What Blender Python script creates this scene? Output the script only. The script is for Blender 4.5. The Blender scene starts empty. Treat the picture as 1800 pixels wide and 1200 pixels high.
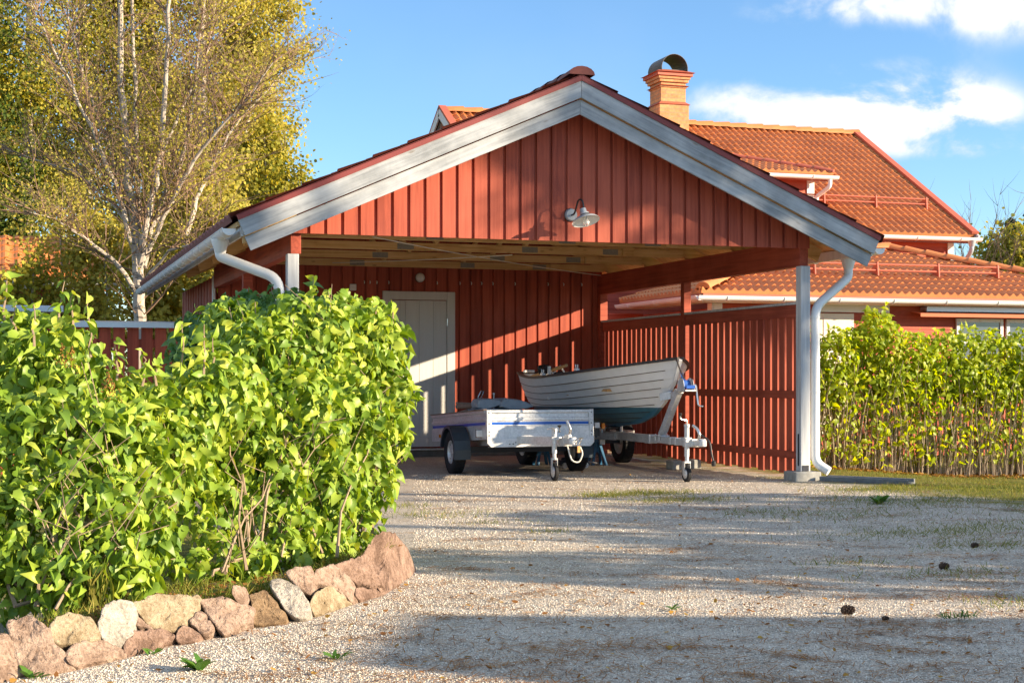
import bpy, math, random
import numpy as np
from mathutils import Vector
random.seed(7); RNG = np.random.default_rng(11)
SC = bpy.context.scene; COL = SC.collection
PI = math.pi

# ------------------------------------------------------------------ survey
# The site was measured from the photograph: X runs along the carport gable, Y into the depth, Z up, camera above the origin.
YAW = math.radians(18.25); FPX = 2638.0; HZ = 662.0; CAMH = 1.11
SA, CA = math.sin(YAW), math.cos(YAW)
def ray(px, py):
    u = (px - 900) / FPX
    return Vector((SA + u*CA, CA - u*SA, (HZ - py) / FPX))
CAM = Vector((0, 0, CAMH))
def at_t(px, py, t): return CAM + ray(px, py) * t
def gnd(px, py, z=0.0): return at_t(px, py, (CAMH - z) * FPX / (py - HZ))
def at_y(px, py, Y):
    r = ray(px, py); return CAM + r * (Y / r.y)
def at_x(px, py, X):
    r = ray(px, py); return CAM + r * (X / r.x)
def s01(v): v = np.clip(v, 0, 1); return v*v*(3-2*v)
def ground_z(x, y):
    # the lawn right of the carport falls away a little
    x = np.asarray(x, float); y = np.asarray(y, float)
    return -.19*s01((x-8.6)/3.4)*s01((y-9.5)/5.5)*(1-s01((y-30)/8))*(1-s01((x-30)/20))
SUN = Vector((.832, -.555, .272)).normalized()      # towards the sun

# ------------------------------------------------------------------ object helpers
ORG = {}
def props(o, label=None, cat=None, group=None, kind=None):
    if label: o['label'] = label
    if cat: o['category'] = cat
    if group: o['group'] = group
    if kind: o['kind'] = kind
def thing(name, label, cat, loc=(0, 0, 0), group=None):
    o = bpy.data.objects.new(name, None); COL.objects.link(o)
    o.empty_display_size = .1
    o.location = loc; props(o, label, cat, group); ORG[o.name] = Vector(loc)
    return o
class MB:
    def __init__(s): s.v = []; s.f = []; s.m = []
    def add(s, vs, fs, m=0):
        b = len(s.v); s.v += [tuple(p) for p in vs]
        for f in fs: s.f.append(tuple(i + b for i in f)); s.m.append(m)
        return s
    def hexa(s, p, m=0):   # p: 4 bottom, 4 top
        return s.add(p, [(3,2,1,0),(4,5,6,7),(0,1,5,4),(1,2,6,5),(2,3,7,6),(3,0,4,7)], m)
    def box(s, x0, x1, y0, y1, z0, z1, m=0):
        return s.hexa([(x0,y0,z0),(x1,y0,z0),(x1,y1,z0),(x0,y1,z0),(x0,y0,z1),(x1,y0,z1),(x1,y1,z1),(x0,y1,z1)], m)
    def beam(s, a, b, w, h, up=(0,0,1), m=0):
        a = Vector(a); b = Vector(b); d = (b-a).normalized(); u = Vector(up)
        sd = d.cross(u).normalized(); u = sd.cross(d).normalized()
        q = [(-1,-1),(1,-1),(1,1),(-1,1)]
        return s.hexa([a+sd*i*w/2+u*j*h/2 for i,j in q] + [b+sd*i*w/2+u*j*h/2 for i,j in q], m)
    def tube(s, pts, r, n=8, cap=True, m=0):
        pts = [Vector(p) for p in pts]; k = len(pts)
        rs = r if isinstance(r, (list, tuple)) else [r]*k
        vs = []; prev = None
        for i, p in enumerate(pts):
            d = (pts[min(i+1,k-1)] - pts[max(i-1,0)])
            d = d.normalized() if d.length > 1e-9 else Vector((0,0,1))
            if prev is None:
                a = Vector((0,0,1)) if abs(d.z) < .9 else Vector((1,0,0))
                x = d.cross(a).normalized()
            else:
                x = (prev - d*prev.dot(d)); x = x.normalized() if x.length > 1e-6 else d.orthogonal().normalized()
            prev = x; y = d.cross(x)
            for j in range(n):
                t = 2*PI*j/n; vs.append(p + (x*math.cos(t) + y*math.sin(t))*rs[i])
        fs = []
        for i in range(k-1):
            for j in range(n): fs.append((i*n+j, i*n+(j+1)%n, (i+1)*n+(j+1)%n, (i+1)*n+j))
        if cap: fs.append(tuple(range(n-1,-1,-1))); fs.append(tuple((k-1)*n+j for j in range(n)))
        return s.add(vs, fs, m)
    def lathe(s, prof, c, axis=(0,0,1), n=20, m=0):     # prof: (radius, distance along axis)
        c = Vector(c); d = Vector(axis).normalized(); x = d.orthogonal().normalized(); y = d.cross(x)
        vs = []; k = len(prof)
        for r, h in prof:
            for j in range(n):
                t = 2*PI*j/n; vs.append(c + d*h + (x*math.cos(t)+y*math.sin(t))*max(r,1e-4))
        fs = [(i*n+j, i*n+(j+1)%n, (i+1)*n+(j+1)%n, (i+1)*n+j) for i in range(k-1) for j in range(n)]
        return s.add(vs, fs, m)
    def prism(s, poly, ext, m=0):
        ext = Vector(ext); n = len(poly); P = [Vector(p) for p in poly]
        return s.add(P + [p+ext for p in P], [tuple(range(n-1,-1,-1)), tuple(range(n,2*n))] + [(i,(i+1)%n,n+(i+1)%n,n+i) for i in range(n)], m)
    def xf(s, fn, start=0):
        s.v[start:] = [tuple(fn(Vector(p))) for p in s.v[start:]]; return s
def finish(me, mats, smooth, angle=None):
    for m in (mats if isinstance(mats, (list, tuple)) else [mats]): me.materials.append(m)
    if smooth: me.polygons.foreach_set('use_smooth', [True]*len(me.polygons))
def child(name, mb, mats, parent=None, label=None, kind=None, smooth=False, bevel=0, org=None):
    o_ = Vector(org) if org is not None else (ORG[parent.name] if parent else Vector((0,0,0)))
    me = bpy.data.meshes.new(name)
    me.from_pydata([(x-o_.x, y-o_.y, z-o_.z) for x, y, z in mb.v], [], mb.f)
    me.polygons.foreach_set('material_index', mb.m)
    finish(me, mats, smooth)
    me.update()
    o = bpy.data.objects.new(name, me); COL.objects.link(o)
    if parent: o.parent = parent
    else: o.location = o_
    ORG[o.name] = o_
    props(o, label, None, None, kind)
    if smooth:
        es = o.modifiers.new('edges', 'EDGE_SPLIT'); es.split_angle = math.radians(38)
    if bevel:
        b = o.modifiers.new('bevel', 'BEVEL'); b.width = bevel; b.segments = 2; b.limit_method = 'ANGLE'; b.angle_limit = math.radians(40)
    return o
def single(name, mb, mats, label, cat, loc, group=None, **k):
    o = child(name, mb, mats, None, org=loc, **k); props(o, label, cat, group); return o
def np_obj(name, V, F, mats, parent=None, kind=None, smooth=False, mi=None, org=None):
    """V (n,3), F list of int arrays (k,m) of equal-sided faces"""
    o_ = np.array(org if org is not None else (ORG[parent.name] if parent else (0,0,0)), dtype=float)
    me = bpy.data.meshes.new(name)
    V = np.asarray(V, dtype=np.float32) - o_.astype(np.float32)
    me.vertices.add(len(V)); me.vertices.foreach_set('co', V.ravel())
    F = F if isinstance(F, list) else [F]
    li = np.concatenate([f.ravel() for f in F]).astype(np.int32)
    tot = np.concatenate([np.full(len(f), f.shape[1], np.int32) for f in F])
    st = np.concatenate([[0], np.cumsum(tot)[:-1]]).astype(np.int32)
    me.loops.add(len(li)); me.loops.foreach_set('vertex_index', li)
    me.polygons.add(len(tot)); me.polygons.foreach_set('loop_start', st); me.polygons.foreach_set('loop_total', tot)
    if mi is not None: me.polygons.foreach_set('material_index', np.asarray(mi, np.int32))
    finish(me, mats, smooth)
    me.update(calc_edges=True); me.validate()
    o = bpy.data.objects.new(name, me); COL.objects.link(o)
    if parent: o.parent = parent
    else: o.location = tuple(o_)
    ORG[o.name] = Vector(o_)
    props(o, None, None, None, kind)
    return o
def dup(root, delta, label=None, group=None, rot=0):
    def cp(o, parent):
        c = o.copy(); COL.objects.link(c); ORG[c.name] = ORG.get(o.name, Vector((0,0,0)))
        if parent: c.parent = parent
        for ch in list(o.children): cp(ch, c)
        return c
    r = cp(root, None); r.location = root.location + Vector(delta); r.rotation_euler.z += rot
    if label: r['label'] = label
    if group: r['group'] = group
    return r
def unit(a): return a / np.maximum(np.linalg.norm(a, axis=-1, keepdims=True), 1e-9)
def scatter(tv, tf, P, A, Nn, S):
    """copies of a template: tv (k,3) with x sideways, y along A, z along Nn"""
    A = unit(A); Nn = unit(Nn - A*(Nn*A).sum(1, keepdims=True)); B = np.cross(A, Nn)
    tv = np.asarray(tv, float); S = np.asarray(S).reshape(-1,1,1) if np.ndim(S) else S
    V = P[:,None,:] + S*(tv[None,:,0:1]*B[:,None,:] + tv[None,:,1:2]*A[:,None,:] + tv[None,:,2:3]*Nn[:,None,:])
    k = len(tv); off = (np.arange(len(P))*k)[:,None,None]
    F = [ (np.asarray(f)[None] + off).reshape(-1, np.asarray(f).shape[1]) for f in tf ]
    return V.reshape(-1,3), F

# ------------------------------------------------------------------ materials
class NT:
    def __init__(s, name, world=None):
        if world is None:
            s.m = bpy.data.materials.new(name); s.m.use_nodes = True; t = s.m.node_tree
        else: t = world.node_tree; s.m = world
        s.t = t; t.nodes.clear()
    def n(s, typ, ins=None, **pr):
        nd = s.t.nodes.new(typ)
        for k, v in pr.items(): setattr(nd, k, v)
        for k, v in (ins or {}).items(): s.put(nd.inputs[k], v)
        return nd
    def put(s, sock, v):
        if isinstance(v, tuple) and len(v) == 2 and hasattr(v[0], 'outputs'): s.t.links.new(v[0].outputs[v[1]], sock)
        elif hasattr(v, 'outputs'): s.t.links.new(v.outputs[0], sock)
        else:
            if sock.type == 'RGBA' and len(v) == 3: v = (*v, 1)
            sock.default_value = v
    def math(s, op, a, b=0.0, c=None, clamp=False):
        nd = s.t.nodes.new('ShaderNodeMath'); nd.operation = op; nd.use_clamp = clamp
        s.put(nd.inputs[0], a); s.put(nd.inputs[1], b)
        if c is not None: s.put(nd.inputs[2], c)
        return nd
    def mix(s, fac, a, b, typ='MIX'):
        nd = s.t.nodes.new('ShaderNodeMix'); nd.data_type = 'RGBA'; nd.blend_type = typ
        s.put(nd.inputs[0], fac); s.put(nd.inputs[6], a); s.put(nd.inputs[7], b)
        return (nd, 2)
    def ramp(s, fac, stops):
        nd = s.t.nodes.new('ShaderNodeValToRGB'); s.put(nd.inputs[0], fac)
        e = nd.color_ramp.elements
        while len(e) < len(stops): e.new(.5)
        for el, (p, c) in zip(e, stops): el.position = p; el.color = (*c, 1) if len(c) == 3 else c
        return nd
    def ss(s, v, a, b):
        nd = s.n('ShaderNodeMapRange', {'Value': v, 'From Min': a, 'From Max': b}, interpolation_type='SMOOTHSTEP'); return nd
    def coord(s, scale=(1,1,1), rot=(0,0,0), out='Object'):
        tc = s.n('ShaderNodeTexCoord')
        return s.n('ShaderNodeMapping', {'Vector': (tc, out), 'Scale': scale, 'Rotation': rot})
    def noise(s, vec, scale, detail=4, rough=.55, dist=0):
        return s.n('ShaderNodeTexNoise', {'Vector': vec, 'Scale': scale, 'Detail': detail, 'Roughness': rough, 'Distortion': dist})
    def out(s, col, rough=.6, metal=0.0, bump=None, bs=.3, bd=.01, spec=.5, extra=None):
        b = s.n('ShaderNodeBsdfPrincipled', {'Base Color': col, 'Roughness': rough, 'Metallic': metal, 'Specular IOR Level': spec})
        for k, v in (extra or {}).items(): s.put(b.inputs[k], v)
        if bump is not None:
            bn = s.n('ShaderNodeBump', {'Height': bump, 'Strength': bs, 'Distance': bd}); s.put(b.inputs['Normal'], bn)
        o = s.n('ShaderNodeOutputMaterial', {'Surface': b}); return s.m
def mixc(a, b, t): return tuple(x*(1-t)+y*t for x, y in zip(a, b))
def wood(name, base, dark, light, grain=(30,30,1.2), rot=(0,0,0), rough=.65, knots=None, bs=.25):
    t = NT(name); c = t.coord(grain, rot)
    g = t.noise(c, 1.0, 6, .6); b = t.noise(t.coord((2.2,2.2,.9), rot), 1.0, 5, .6)
    isl = t.n('ShaderNodeNewGeometry')
    v = t.math('ADD', t.math('MULTIPLY', (g,0), .6), t.math('ADD', t.math('MULTIPLY', (b,0), .38), t.math('MULTIPLY', (isl,'Random Per Island'), .16)))
    col = t.ramp(v, [(.34, tuple(x*.86 for x in dark)), (.46, dark), (.56, base), (.72, light)])
    cc = (col,0)
    if knots:
        vo = t.n('ShaderNodeTexVoronoi', {'Vector': t.coord(knots, rot), 'Scale': 1.0}, feature='F1')
        k = t.ss((vo,'Distance'), .16, .04)
        cc = t.mix(t.math('MULTIPLY', k, .6), cc, mixc(dark, (.05,.03,.02), .5))
    return t.out(cc, rough, 0, g, bs, .004, .3)
def plain(name, base, rough=.5, metal=0.0, var=.12, scale=6, bump=.05, spec=.5, **ex):
    t = NT(name); n = t.noise(t.coord(), scale, 5, .6)
    n2 = t.noise(t.coord(), scale*9, 3, .6)
    v = t.math('ADD', t.math('MULTIPLY', (n,0), .7), t.math('MULTIPLY', (n2,0), .3))
    col = t.ramp(v, [(.3, tuple(x*(1-var) for x in base)), (.7, tuple(min(1, x*(1+var)) for x in base))])
    ro = t.math('ADD', t.math('MULTIPLY', v, .25), rough-.12)
    return t.out(col, ro, metal, n2, bump, .01, spec, ex or None)

M = {}
RED, REDD, REDL = (.365,.075,.042), (.27,.052,.030), (.45,.103,.058)
M['red'] = wood('red_painted_boards', RED, REDD, REDL)
M['redh'] = wood('red_painted_rails', RED, REDD, REDL, (30,1.2,30))
M['redx'] = wood('red_painted_cross_boards', RED, REDD, REDL, (1.2,30,30))
M['house_red'] = wood('red_cladding', (.42,.085,.044), (.34,.063,.034), (.49,.105,.056), (1.2,30,30))
M['raw'] = wood('planed_pine', (.62,.40,.17), (.48,.28,.10), (.72,.50,.25), (1.6,30,30), knots=(3.5,5,9))
M['rawy'] = wood('planed_pine_rafters', (.62,.40,.17), (.48,.28,.10), (.72,.50,.25), (30,1.6,30), knots=(5,3.5,9))
a = math.atan(.441)
for nm, an in (('fascia_rising', a), ('fascia_falling', -a)):
    t = NT('whitewashed_'+nm)
    tc = t.n('ShaderNodeTexCoord'); r_ = t.n('ShaderNodeMapping', {'Vector': (tc,'Object'), 'Rotation': (0, an, 0)})
    c = t.n('ShaderNodeMapping', {'Vector': r_, 'Scale': (1.4, 20, 26)})
    g = t.noise(c, 1.0, 7, .62, .3); b = t.noise(r_, 2.3, 4, .6)
    v = t.math('ADD', t.math('MULTIPLY', (g,0), .5), t.math('MULTIPLY', (b,0), .5))
    col = t.ramp(v, [(.36, (.21,.225,.24)), (.5, (.36,.38,.40)), (.64, (.50,.52,.53))])
    vo = t.n('ShaderNodeTexVoronoi', {'Vector': t.n('ShaderNodeMapping', {'Vector': r_, 'Scale': (2.2, 1, 7.5)}), 'Scale': 1.0, 'Randomness': 1.0})
    k = t.math('MULTIPLY', t.ss((vo,'Distance'), .12, .03), .65)
    M[nm] = t.out(t.mix(k, (col,0), (.16,.13,.1)), .7, 0, g, .3, .004, .25)
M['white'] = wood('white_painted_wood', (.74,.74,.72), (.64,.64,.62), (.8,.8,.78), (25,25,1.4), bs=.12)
M['whitex'] = wood('white_painted_trim', (.74,.74,.72), (.66,.66,.64), (.8,.8,.78), (1.4,25,25), bs=.1)
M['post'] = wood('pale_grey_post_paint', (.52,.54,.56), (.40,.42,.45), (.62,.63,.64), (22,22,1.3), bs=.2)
M['door'] = wood('ivory_door_paint', (.60,.595,.57), (.56,.555,.53), (.64,.635,.61), (20,20,1.0), bs=.06, rough=.5)
M['pipe'] = plain('white_lacquered_steel', (.74,.76,.77), .38, 0, .05, 3, .02)
M['flash'] = plain('red_lacquered_sheet', (.20,.03,.026), .55, 0, .12, 4, .03)
M['flashp'] = plain('brick_red_sheet', (.42,.10,.055), .6, 0, .12, 4, .03)
M['galv'] = None
t = NT('galvanised_steel'); c = t.coord((1,1,1)); vo = t.n('ShaderNodeTexVoronoi', {'Vector': c, 'Scale': 55.0}); n = t.noise(c, 5, 5)
v = t.math('ADD', t.math('MULTIPLY', (vo,'Color'), .35), t.math('MULTIPLY', (n,0), .65))
M['galv'] = t.out(t.ramp(v, [(.3,(.52,.53,.535)),(.7,(.74,.75,.75))]), t.math('ADD', t.math('MULTIPLY', v, .3), .28), .55, n, .04, .01)
M['plate'] = plain('dull_nail_plate', (.27,.27,.24), .6, .3, .2, 60, .3)
M['zinc'] = plain('grey_sheet_metal', (.50,.55,.62), .35, .5, .1, 3, .03)
M['rubber'] = plain('black_rubber', (.018,.018,.02), .75, 0, .3, 30, .3, .3)
M['plastic'] = plain('dark_blue_grey_plastic', (.035,.055,.075), .45, 0, .15, 12, .05)
M['black'] = plain('black_plastic', (.02,.02,.022), .4, 0, .2, 12, .05)
M['blue'] = plain('blue_stripe', (.01,.09,.42), .35, 0, .08, 4, .01)
M['bluesteel'] = plain('blue_lacquer', (.03,.14,.28), .45, 0, .2, 12, .03)
M['strap'] = plain('blue_strap_webbing', (.02,.1,.4), .8, 0, .2, 60, .2)
M['chrome'] = plain('bright_steel', (.6,.6,.6), .25, .9, .1, 12, .02)
M['lens'] = plain('clear_lamp_lens', (.75,.75,.74), .12, 0, .08, 40, .1)
M['amber'] = plain('amber_lamp_lens', (.6,.2,.02), .2, 0, .1, 40, .1)
M['tarp'] = plain('grey_tarpaulin', (.26,.30,.34), .6, 0, .15, 14, .15)
M['tooled'] = plain('worn_ply', (.22,.15,.11), .7, 0, .25, 14, .1)
M['concrete'] = plain('rough_concrete', (.33,.33,.31), .9, 0, .3, 16, .5)
M['plinth'] = plain('plinth_concrete', (.2,.18,.16), .9, 0, .3, 9, .4)
M['slab'] = plain('dark_slab', (.16,.17,.18), .7, 0, .3, 18, .3)
M['enamel'] = plain('white_enamel', (.8,.8,.78), .25, 0, .05, 10, .02)
M['enamelg'] = plain('grey_enamel', (.30,.33,.36), .35, 0, .1, 10, .02)
M['inkblue'] = plain('dark_steel', (.035,.04,.055), .4, .4, .2, 10, .03)
M['rope'] = plain('pale_cord', (.7,.68,.62), .8, 0, .15, 40, .2)
M['oar'] = wood('varnished_oar', (.55,.30,.11), (.42,.2,.06), (.64,.38,.16), (30,1.5,30), rough=.4)
M['cone'] = plain('pine_cone_scales', (.07,.04,.025), .8, 0, .4, 40, .4)
M['soot'] = plain('dark_hood_sheet', (.10,.085,.08), .5, .3, .25, 6, .05)
M['blind'] = plain('ivory_panel', (.72,.64,.52), .6, 0, .06, 3, .02)
M['awn'] = plain('orange_awning_cloth', (.55,.16,.08), .8, 0, .1, 8, .05)
t = NT('window_glass'); M['glass'] = t.out((.08,.1,.12), .04, 0, None, spec=.9)
t = NT('bulb_glass'); M['bulb'] = t.out((.9,.9,.88), .08, 0, None, extra={'Transmission Weight': .75})
# clinker hull: white topsides, blue bottom below the water line
t = NT('painted_hull'); tc = t.n('ShaderNodeTexCoord'); sx = t.n('ShaderNodeSeparateXYZ', {'Vector': (tc,'Object')})
n = t.noise((tc,'Object'), 7, 4)
wl = t.math('GREATER_THAN', t.math('ADD', (sx,2), t.math('MULTIPLY', (sx,1), .012)), .150)
cc = t.mix(wl, t.ramp((n,0), [(.3,(.03,.11,.15)),(.7,(.05,.16,.21))]), t.ramp((n,0), [(.3,(.76,.74,.71)),(.7,(.84,.82,.79))]))
M['hull'] = t.out(cc, .38, 0, n, .03, .01)
M['hullin'] = plain('boat_inside', (.55,.53,.5), .5, 0, .1, 8, .05)
M['gun'] = plain('dark_gunwale', (.045,.03,.025), .5, 0, .3, 10, .1)
# brick
t = NT('chimney_brick'); tc = t.n('ShaderNodeTexCoord'); sx = t.n('ShaderNodeSeparateXYZ', {'Vector': (tc,'Object')})
cb = t.n('ShaderNodeCombineXYZ', {'X': t.math('ADD', (sx,0), (sx,1)), 'Y': (sx,2)})
br = t.n('ShaderNodeTexBrick', {'Vector': cb, 'Color1': (.66,.33,.14,1), 'Color2': (.50,.21,.085,1), 'Mortar': (.30,.2,.13,1), 'Scale': 1.0, 'Mortar Size': .010, 'Brick Width': .23, 'Row Height': .078})
n = t.noise((tc,'Object'), 18, 4)
M['brick'] = t.out(t.mix(.35, (br,0), t.ramp((n,0), [(.3,(.34,.14,.07)),(.7,(.72,.4,.2))])), .85, 0, (br,1), -.4, .01, .2)
# clay tiles
def tilemat(name, base, dk):
    t = NT(name); c = t.coord(); vo = t.n('ShaderNodeTexVoronoi', {'Vector': c, 'Scale': 3.6}); n = t.noise(c, 1.1, 5, .6); n2 = t.noise(c, 30, 3)
    v = t.math('ADD', t.math('MULTIPLY', (n,0), .72), t.math('ADD', t.math('MULTIPLY', (vo,'Color'), .2), t.math('MULTIPLY', (n2,0), .2)))
    return t.out(t.ramp(v, [(.3, dk), (.55, base), (.8, tuple(min(1,x*1.2) for x in base))]), .55, 0, n2, .1, .005, .35)
M['tile'] = tilemat('clay_roof_tiles', (.55,.20,.065), (.42,.13,.045))
M['tiledark'] = tilemat('dark_red_roof_tiles', (.16,.04,.03), (.09,.025,.02))
# bark
t = NT('birch_bark'); c = t.coord((1.5,1.5,6)); n = t.noise(c, 2.2, 6, .65); n2 = t.noise(t.coord(), 1.2, 4)
k = t.math('MULTIPLY', t.ss((n,0), .56, .66), .85)
M['birch'] = t.out(t.mix(k, t.ramp((n2,0), [(.3,(.33,.28,.23)),(.7,(.49,.44,.38))]), (.07,.055,.045)), .8, 0, n, .2, .01, .2)
M['twig'] = plain('brown_twigs', (.24,.16,.11), .85, 0, .3, 3, .1, .2)
M['pale_stem'] = plain('pale_hedge_stems', (.42,.34,.25), .85, 0, .3, 12, .2, .2)
M['bark'] = plain('grey_brown_bark', (.15,.105,.075), .9, 0, .35, 9, .5, .2)
M['pinebark'] = plain('pine_bark', (.2,.09,.05), .9, 0, .35, 9, .5, .2)
M['stem'] = plain('shrub_stems', (.30,.22,.15), .85, 0, .3, 12, .2, .2)
def leaf(name, stops, trans=.35, rough=.42, tcol=1.25, gloss=.35, ns=.6):
    t = NT(name); g = t.n('ShaderNodeNewGeometry')
    n = t.noise(t.coord(), ns, 3)
    v = t.math('ADD', t.math('MULTIPLY', (g,'Random Per Island'), .6), t.math('MULTIPLY', (n,0), .4))
    col = t.ramp(v, stops)
    b = t.n('ShaderNodeBsdfPrincipled', {'Base Color': (col,0), 'Roughness': rough, 'Specular IOR Level': gloss})
    hs = t.n('ShaderNodeHueSaturation', {'Color': (col,0), 'Hue': .485, 'Saturation': 1.1, 'Value': tcol})
    tr = t.n('ShaderNodeBsdfTranslucent', {'Color': hs})
    mx = t.n('ShaderNodeMixShader', {0: trans, 1: b, 2: tr}); t.n('ShaderNodeOutputMaterial', {'Surface': mx}); return t.m
M['lilac'] = leaf('lilac_leaves', [(.12,(.09,.18,.022)),(.4,(.20,.32,.035)),(.68,(.34,.45,.055)),(.86,(.50,.53,.075)),(.95,(.60,.48,.09))], .30, rough=.45, gloss=.4)
M['lilacshade'] = leaf('shaded_lilac_leaves', [(.1,(.06,.14,.045)),(.5,(.11,.22,.06)),(.9,(.19,.31,.06))], .35)  # bluish shade of the rear shrub put into its leaf colour
M['hedge'] = leaf('hedge_leaves', [(.1,(.20,.29,.02)),(.45,(.32,.42,.028)),(.7,(.42,.48,.035)),(.93,(.54,.50,.04))], .55, tcol=1.4)
M['yellow'] = leaf('yellow_birch_leaves', [(.1,(.20,.22,.045)),(.4,(.38,.35,.07)),(.7,(.52,.45,.085)),(.95,(.62,.49,.08))], .45, .6, gloss=.15, ns=.25)
M['olive'] = leaf('olive_birch_leaves', [(.1,(.12,.16,.025)),(.4,(.27,.27,.04)),(.7,(.44,.38,.055)),(.95,(.58,.44,.055))], .42, .6, gloss=.15, ns=.25)
M['green'] = leaf('deep_green_leaves', [(.1,(.03,.06,.012)),(.5,(.07,.11,.018)),(.9,(.17,.18,.025))], .3, .6, gloss=.15, ns=.25)
M['needle'] = leaf('pine_needles_green', [(.1,(.02,.045,.02)),(.5,(.035,.07,.03)),(.9,(.06,.1,.035))], .12, .6, gloss=.15)
M['grass'] = leaf('grass_blades', [(.1,(.08,.13,.02)),(.5,(.17,.2,.03)),(.75,(.30,.26,.06)),(.95,(.42,.34,.12))], .3, .6, gloss=.15)
M['weed'] = leaf('weed_leaves', [(.1,(.05,.14,.02)),(.9,(.13,.27,.03))], .3)
M['litter'] = leaf('fallen_needles', [(.1,(.17,.075,.03)),(.5,(.30,.14,.05)),(.9,(.42,.24,.1))], .1, .8, gloss=.1)
M['fallen'] = leaf('fallen_leaves', [(.1,(.16,.07,.03)),(.5,(.3,.14,.04)),(.9,(.5,.32,.06))], .2, .7, gloss=.1)
# ------------------------------------------------------------------ camera, sky, sun
cam = bpy.data.cameras.new('camera'); co = bpy.data.objects.new('camera', cam); COL.objects.link(co)
co.location = CAM; co.rotation_euler = (PI/2, 0, -YAW)
cam.sensor_width = 36; cam.lens = 36*FPX/1800; cam.shift_y = (HZ-600)/1800; cam.clip_end = 2000; cam.clip_start = .05
SC.camera = co
w = bpy.data.worlds.new('World'); SC.world = w; w.use_nodes = True
t = NT('', w)
el = math.asin(SUN.z); az = math.atan2(SUN.x, SUN.y)
sky = t.n('ShaderNodeTexSky', sky_type='NISHITA', sun_disc=False, sun_elevation=el, sun_rotation=az, altitude=150, air_density=1.0, dust_density=0.0, ozone_density=4.5)
SKY_S = .10
tc = t.n('ShaderNodeTexCoord'); sx = t.n('ShaderNodeSeparateXYZ', {'Vector': (tc,'Generated')})
azn = t.math('ARCTAN2', (sx,0), (sx,1)); eln = t.math('ARCSINE', (sx,2))
cv = t.n('ShaderNodeCombineXYZ', {'X': azn, 'Y': t.math('MULTIPLY', eln, 1.35)})
n1 = t.noise(cv, 13.0, 8, .58, .3); n2 = t.noise(cv, 3.0, 5, .5)
dens = None
for px, py, rx, ry, wt in ((1300,180,115,44,.75),(1400,208,130,30,.6),(1490,150,80,42,.6),(1610,185,125,62,1.3),(1560,225,130,28,.8),(1720,195,70,34,.7),(1700,264,130,16,.62),(1600,8,260,34,1.0),(1770,30,120,45,.8),(1120,190,70,30,.35),(2300,150,300,80,1.0),(-900,140,300,70,1.),(900,-500,500,120,.8),(3200,200,500,90,1.0)):
    a0 = YAW + math.atan((px-900)/FPX); e0 = math.atan((HZ-py)/FPX/math.sqrt(1+((px-900)/FPX)**2))
    d = t.math('ADD', t.math('POWER', t.math('ABSOLUTE', t.math('DIVIDE', t.math('SUBTRACT', azn, a0), rx/FPX)), 2.0), t.math('POWER', t.math('ABSOLUTE', t.math('DIVIDE', t.math('SUBTRACT', eln, e0), ry/FPX)), 2.0))
    g = t.math('MULTIPLY', t.math('EXPONENT', t.math('MULTIPLY', d, -1.0)), wt)
    dens = g if dens is None else t.math('ADD', dens, g)
cl = t.math('MULTIPLY', dens, t.ss(t.math('ADD', t.math('MULTIPLY', (n1,0), .8), t.math('MULTIPLY', (n2,0), .2)), .30, .60))
cov = t.math('MULTIPLY', t.ss(cl, .16, .72), .93)
cirr = t.math('MULTIPLY', t.ss((n2,0), .45, .75), .10)
fill_cloud = t.math('MULTIPLY', t.math('MULTIPLY', t.ss(eln, .30, .48), t.ss((n2,0), .40, .52)), .86)  # cloud cover added above the view to whiten and lift the ambient light
cov = t.math('MAXIMUM', cov, fill_cloud)
ccol = t.ramp(t.ss(t.math('ADD', cl, t.math('MULTIPLY', (n1,0), .9)), .7, 1.55), [(0, (.60,.68,.78)), (.6, (.80,.82,.84)), (1, (.95,.95,.93))])
bg1 = t.n('ShaderNodeBackground', {'Color': sky, 'Strength': SKY_S})
bg2 = t.n('ShaderNodeBackground', {'Color': (ccol,0), 'Strength': .52})
mx = t.n('ShaderNodeMixShader', {0: t.math('MAXIMUM', cov, cirr), 1: bg1, 2: bg2})
t.n('ShaderNodeOutputWorld', {'Surface': mx})
sl = bpy.data.lights.new('sun', 'SUN'); sl.energy = 5.0; sl.angle = math.radians(.5); sl.color = (1, .81, .57)
so = bpy.data.objects.new('sun', sl); COL.objects.link(so); so.rotation_euler = SUN.to_track_quat('Z', 'Y').to_euler(); so.location = SUN*60
SC.view_settings.view_transform = 'Standard'; SC.view_settings.look = 'None'; SC.view_settings.exposure = 1.38; SC.view_settings.gamma = 1
SC.render.engine = 'CYCLES'
try: SC.cycles.max_bounces = 8; SC.cycles.transparent_max_bounces = 8; SC.cycles.use_denoising = True
except Exception: pass

# ------------------------------------------------------------------ ground
t = NT('gravel_and_lawn'); tc = t.n('ShaderNodeTexCoord'); P = (tc,'Object'); sx = t.n('ShaderNodeSeparateXYZ', {'Vector': P})
big = t.noise(P, .55, 5, .6); mid = t.noise(P, 2.6, 5, .62); fine = t.noise(P, 11, 5, .65)
v1 = t.n('ShaderNodeTexVoronoi', {'Vector': P, 'Scale': 85.0}); v2 = t.n('ShaderNodeTexVoronoi', {'Vector': P, 'Scale': 170.0})
h1 = t.n('ShaderNodeSeparateColor', {'Color': (v1,'Color')}); h2 = t.n('ShaderNodeSeparateColor', {'Color': (v2,'Color')})
st1 = t.ramp((h1,0), [(0,(.26,.23,.195)),(.25,(.53,.47,.40)),(.5,(.70,.63,.53)),(.72,(.62,.51,.41)),(.88,(.80,.74,.64)),(1,(.88,.84,.75))])
st2 = t.ramp((h2,0), [(0,(.27,.23,.2)),(.5,(.56,.50,.42)),(1,(.76,.70,.61))])
grav = t.mix(.38, (st1,0), (st2,0))
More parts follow.
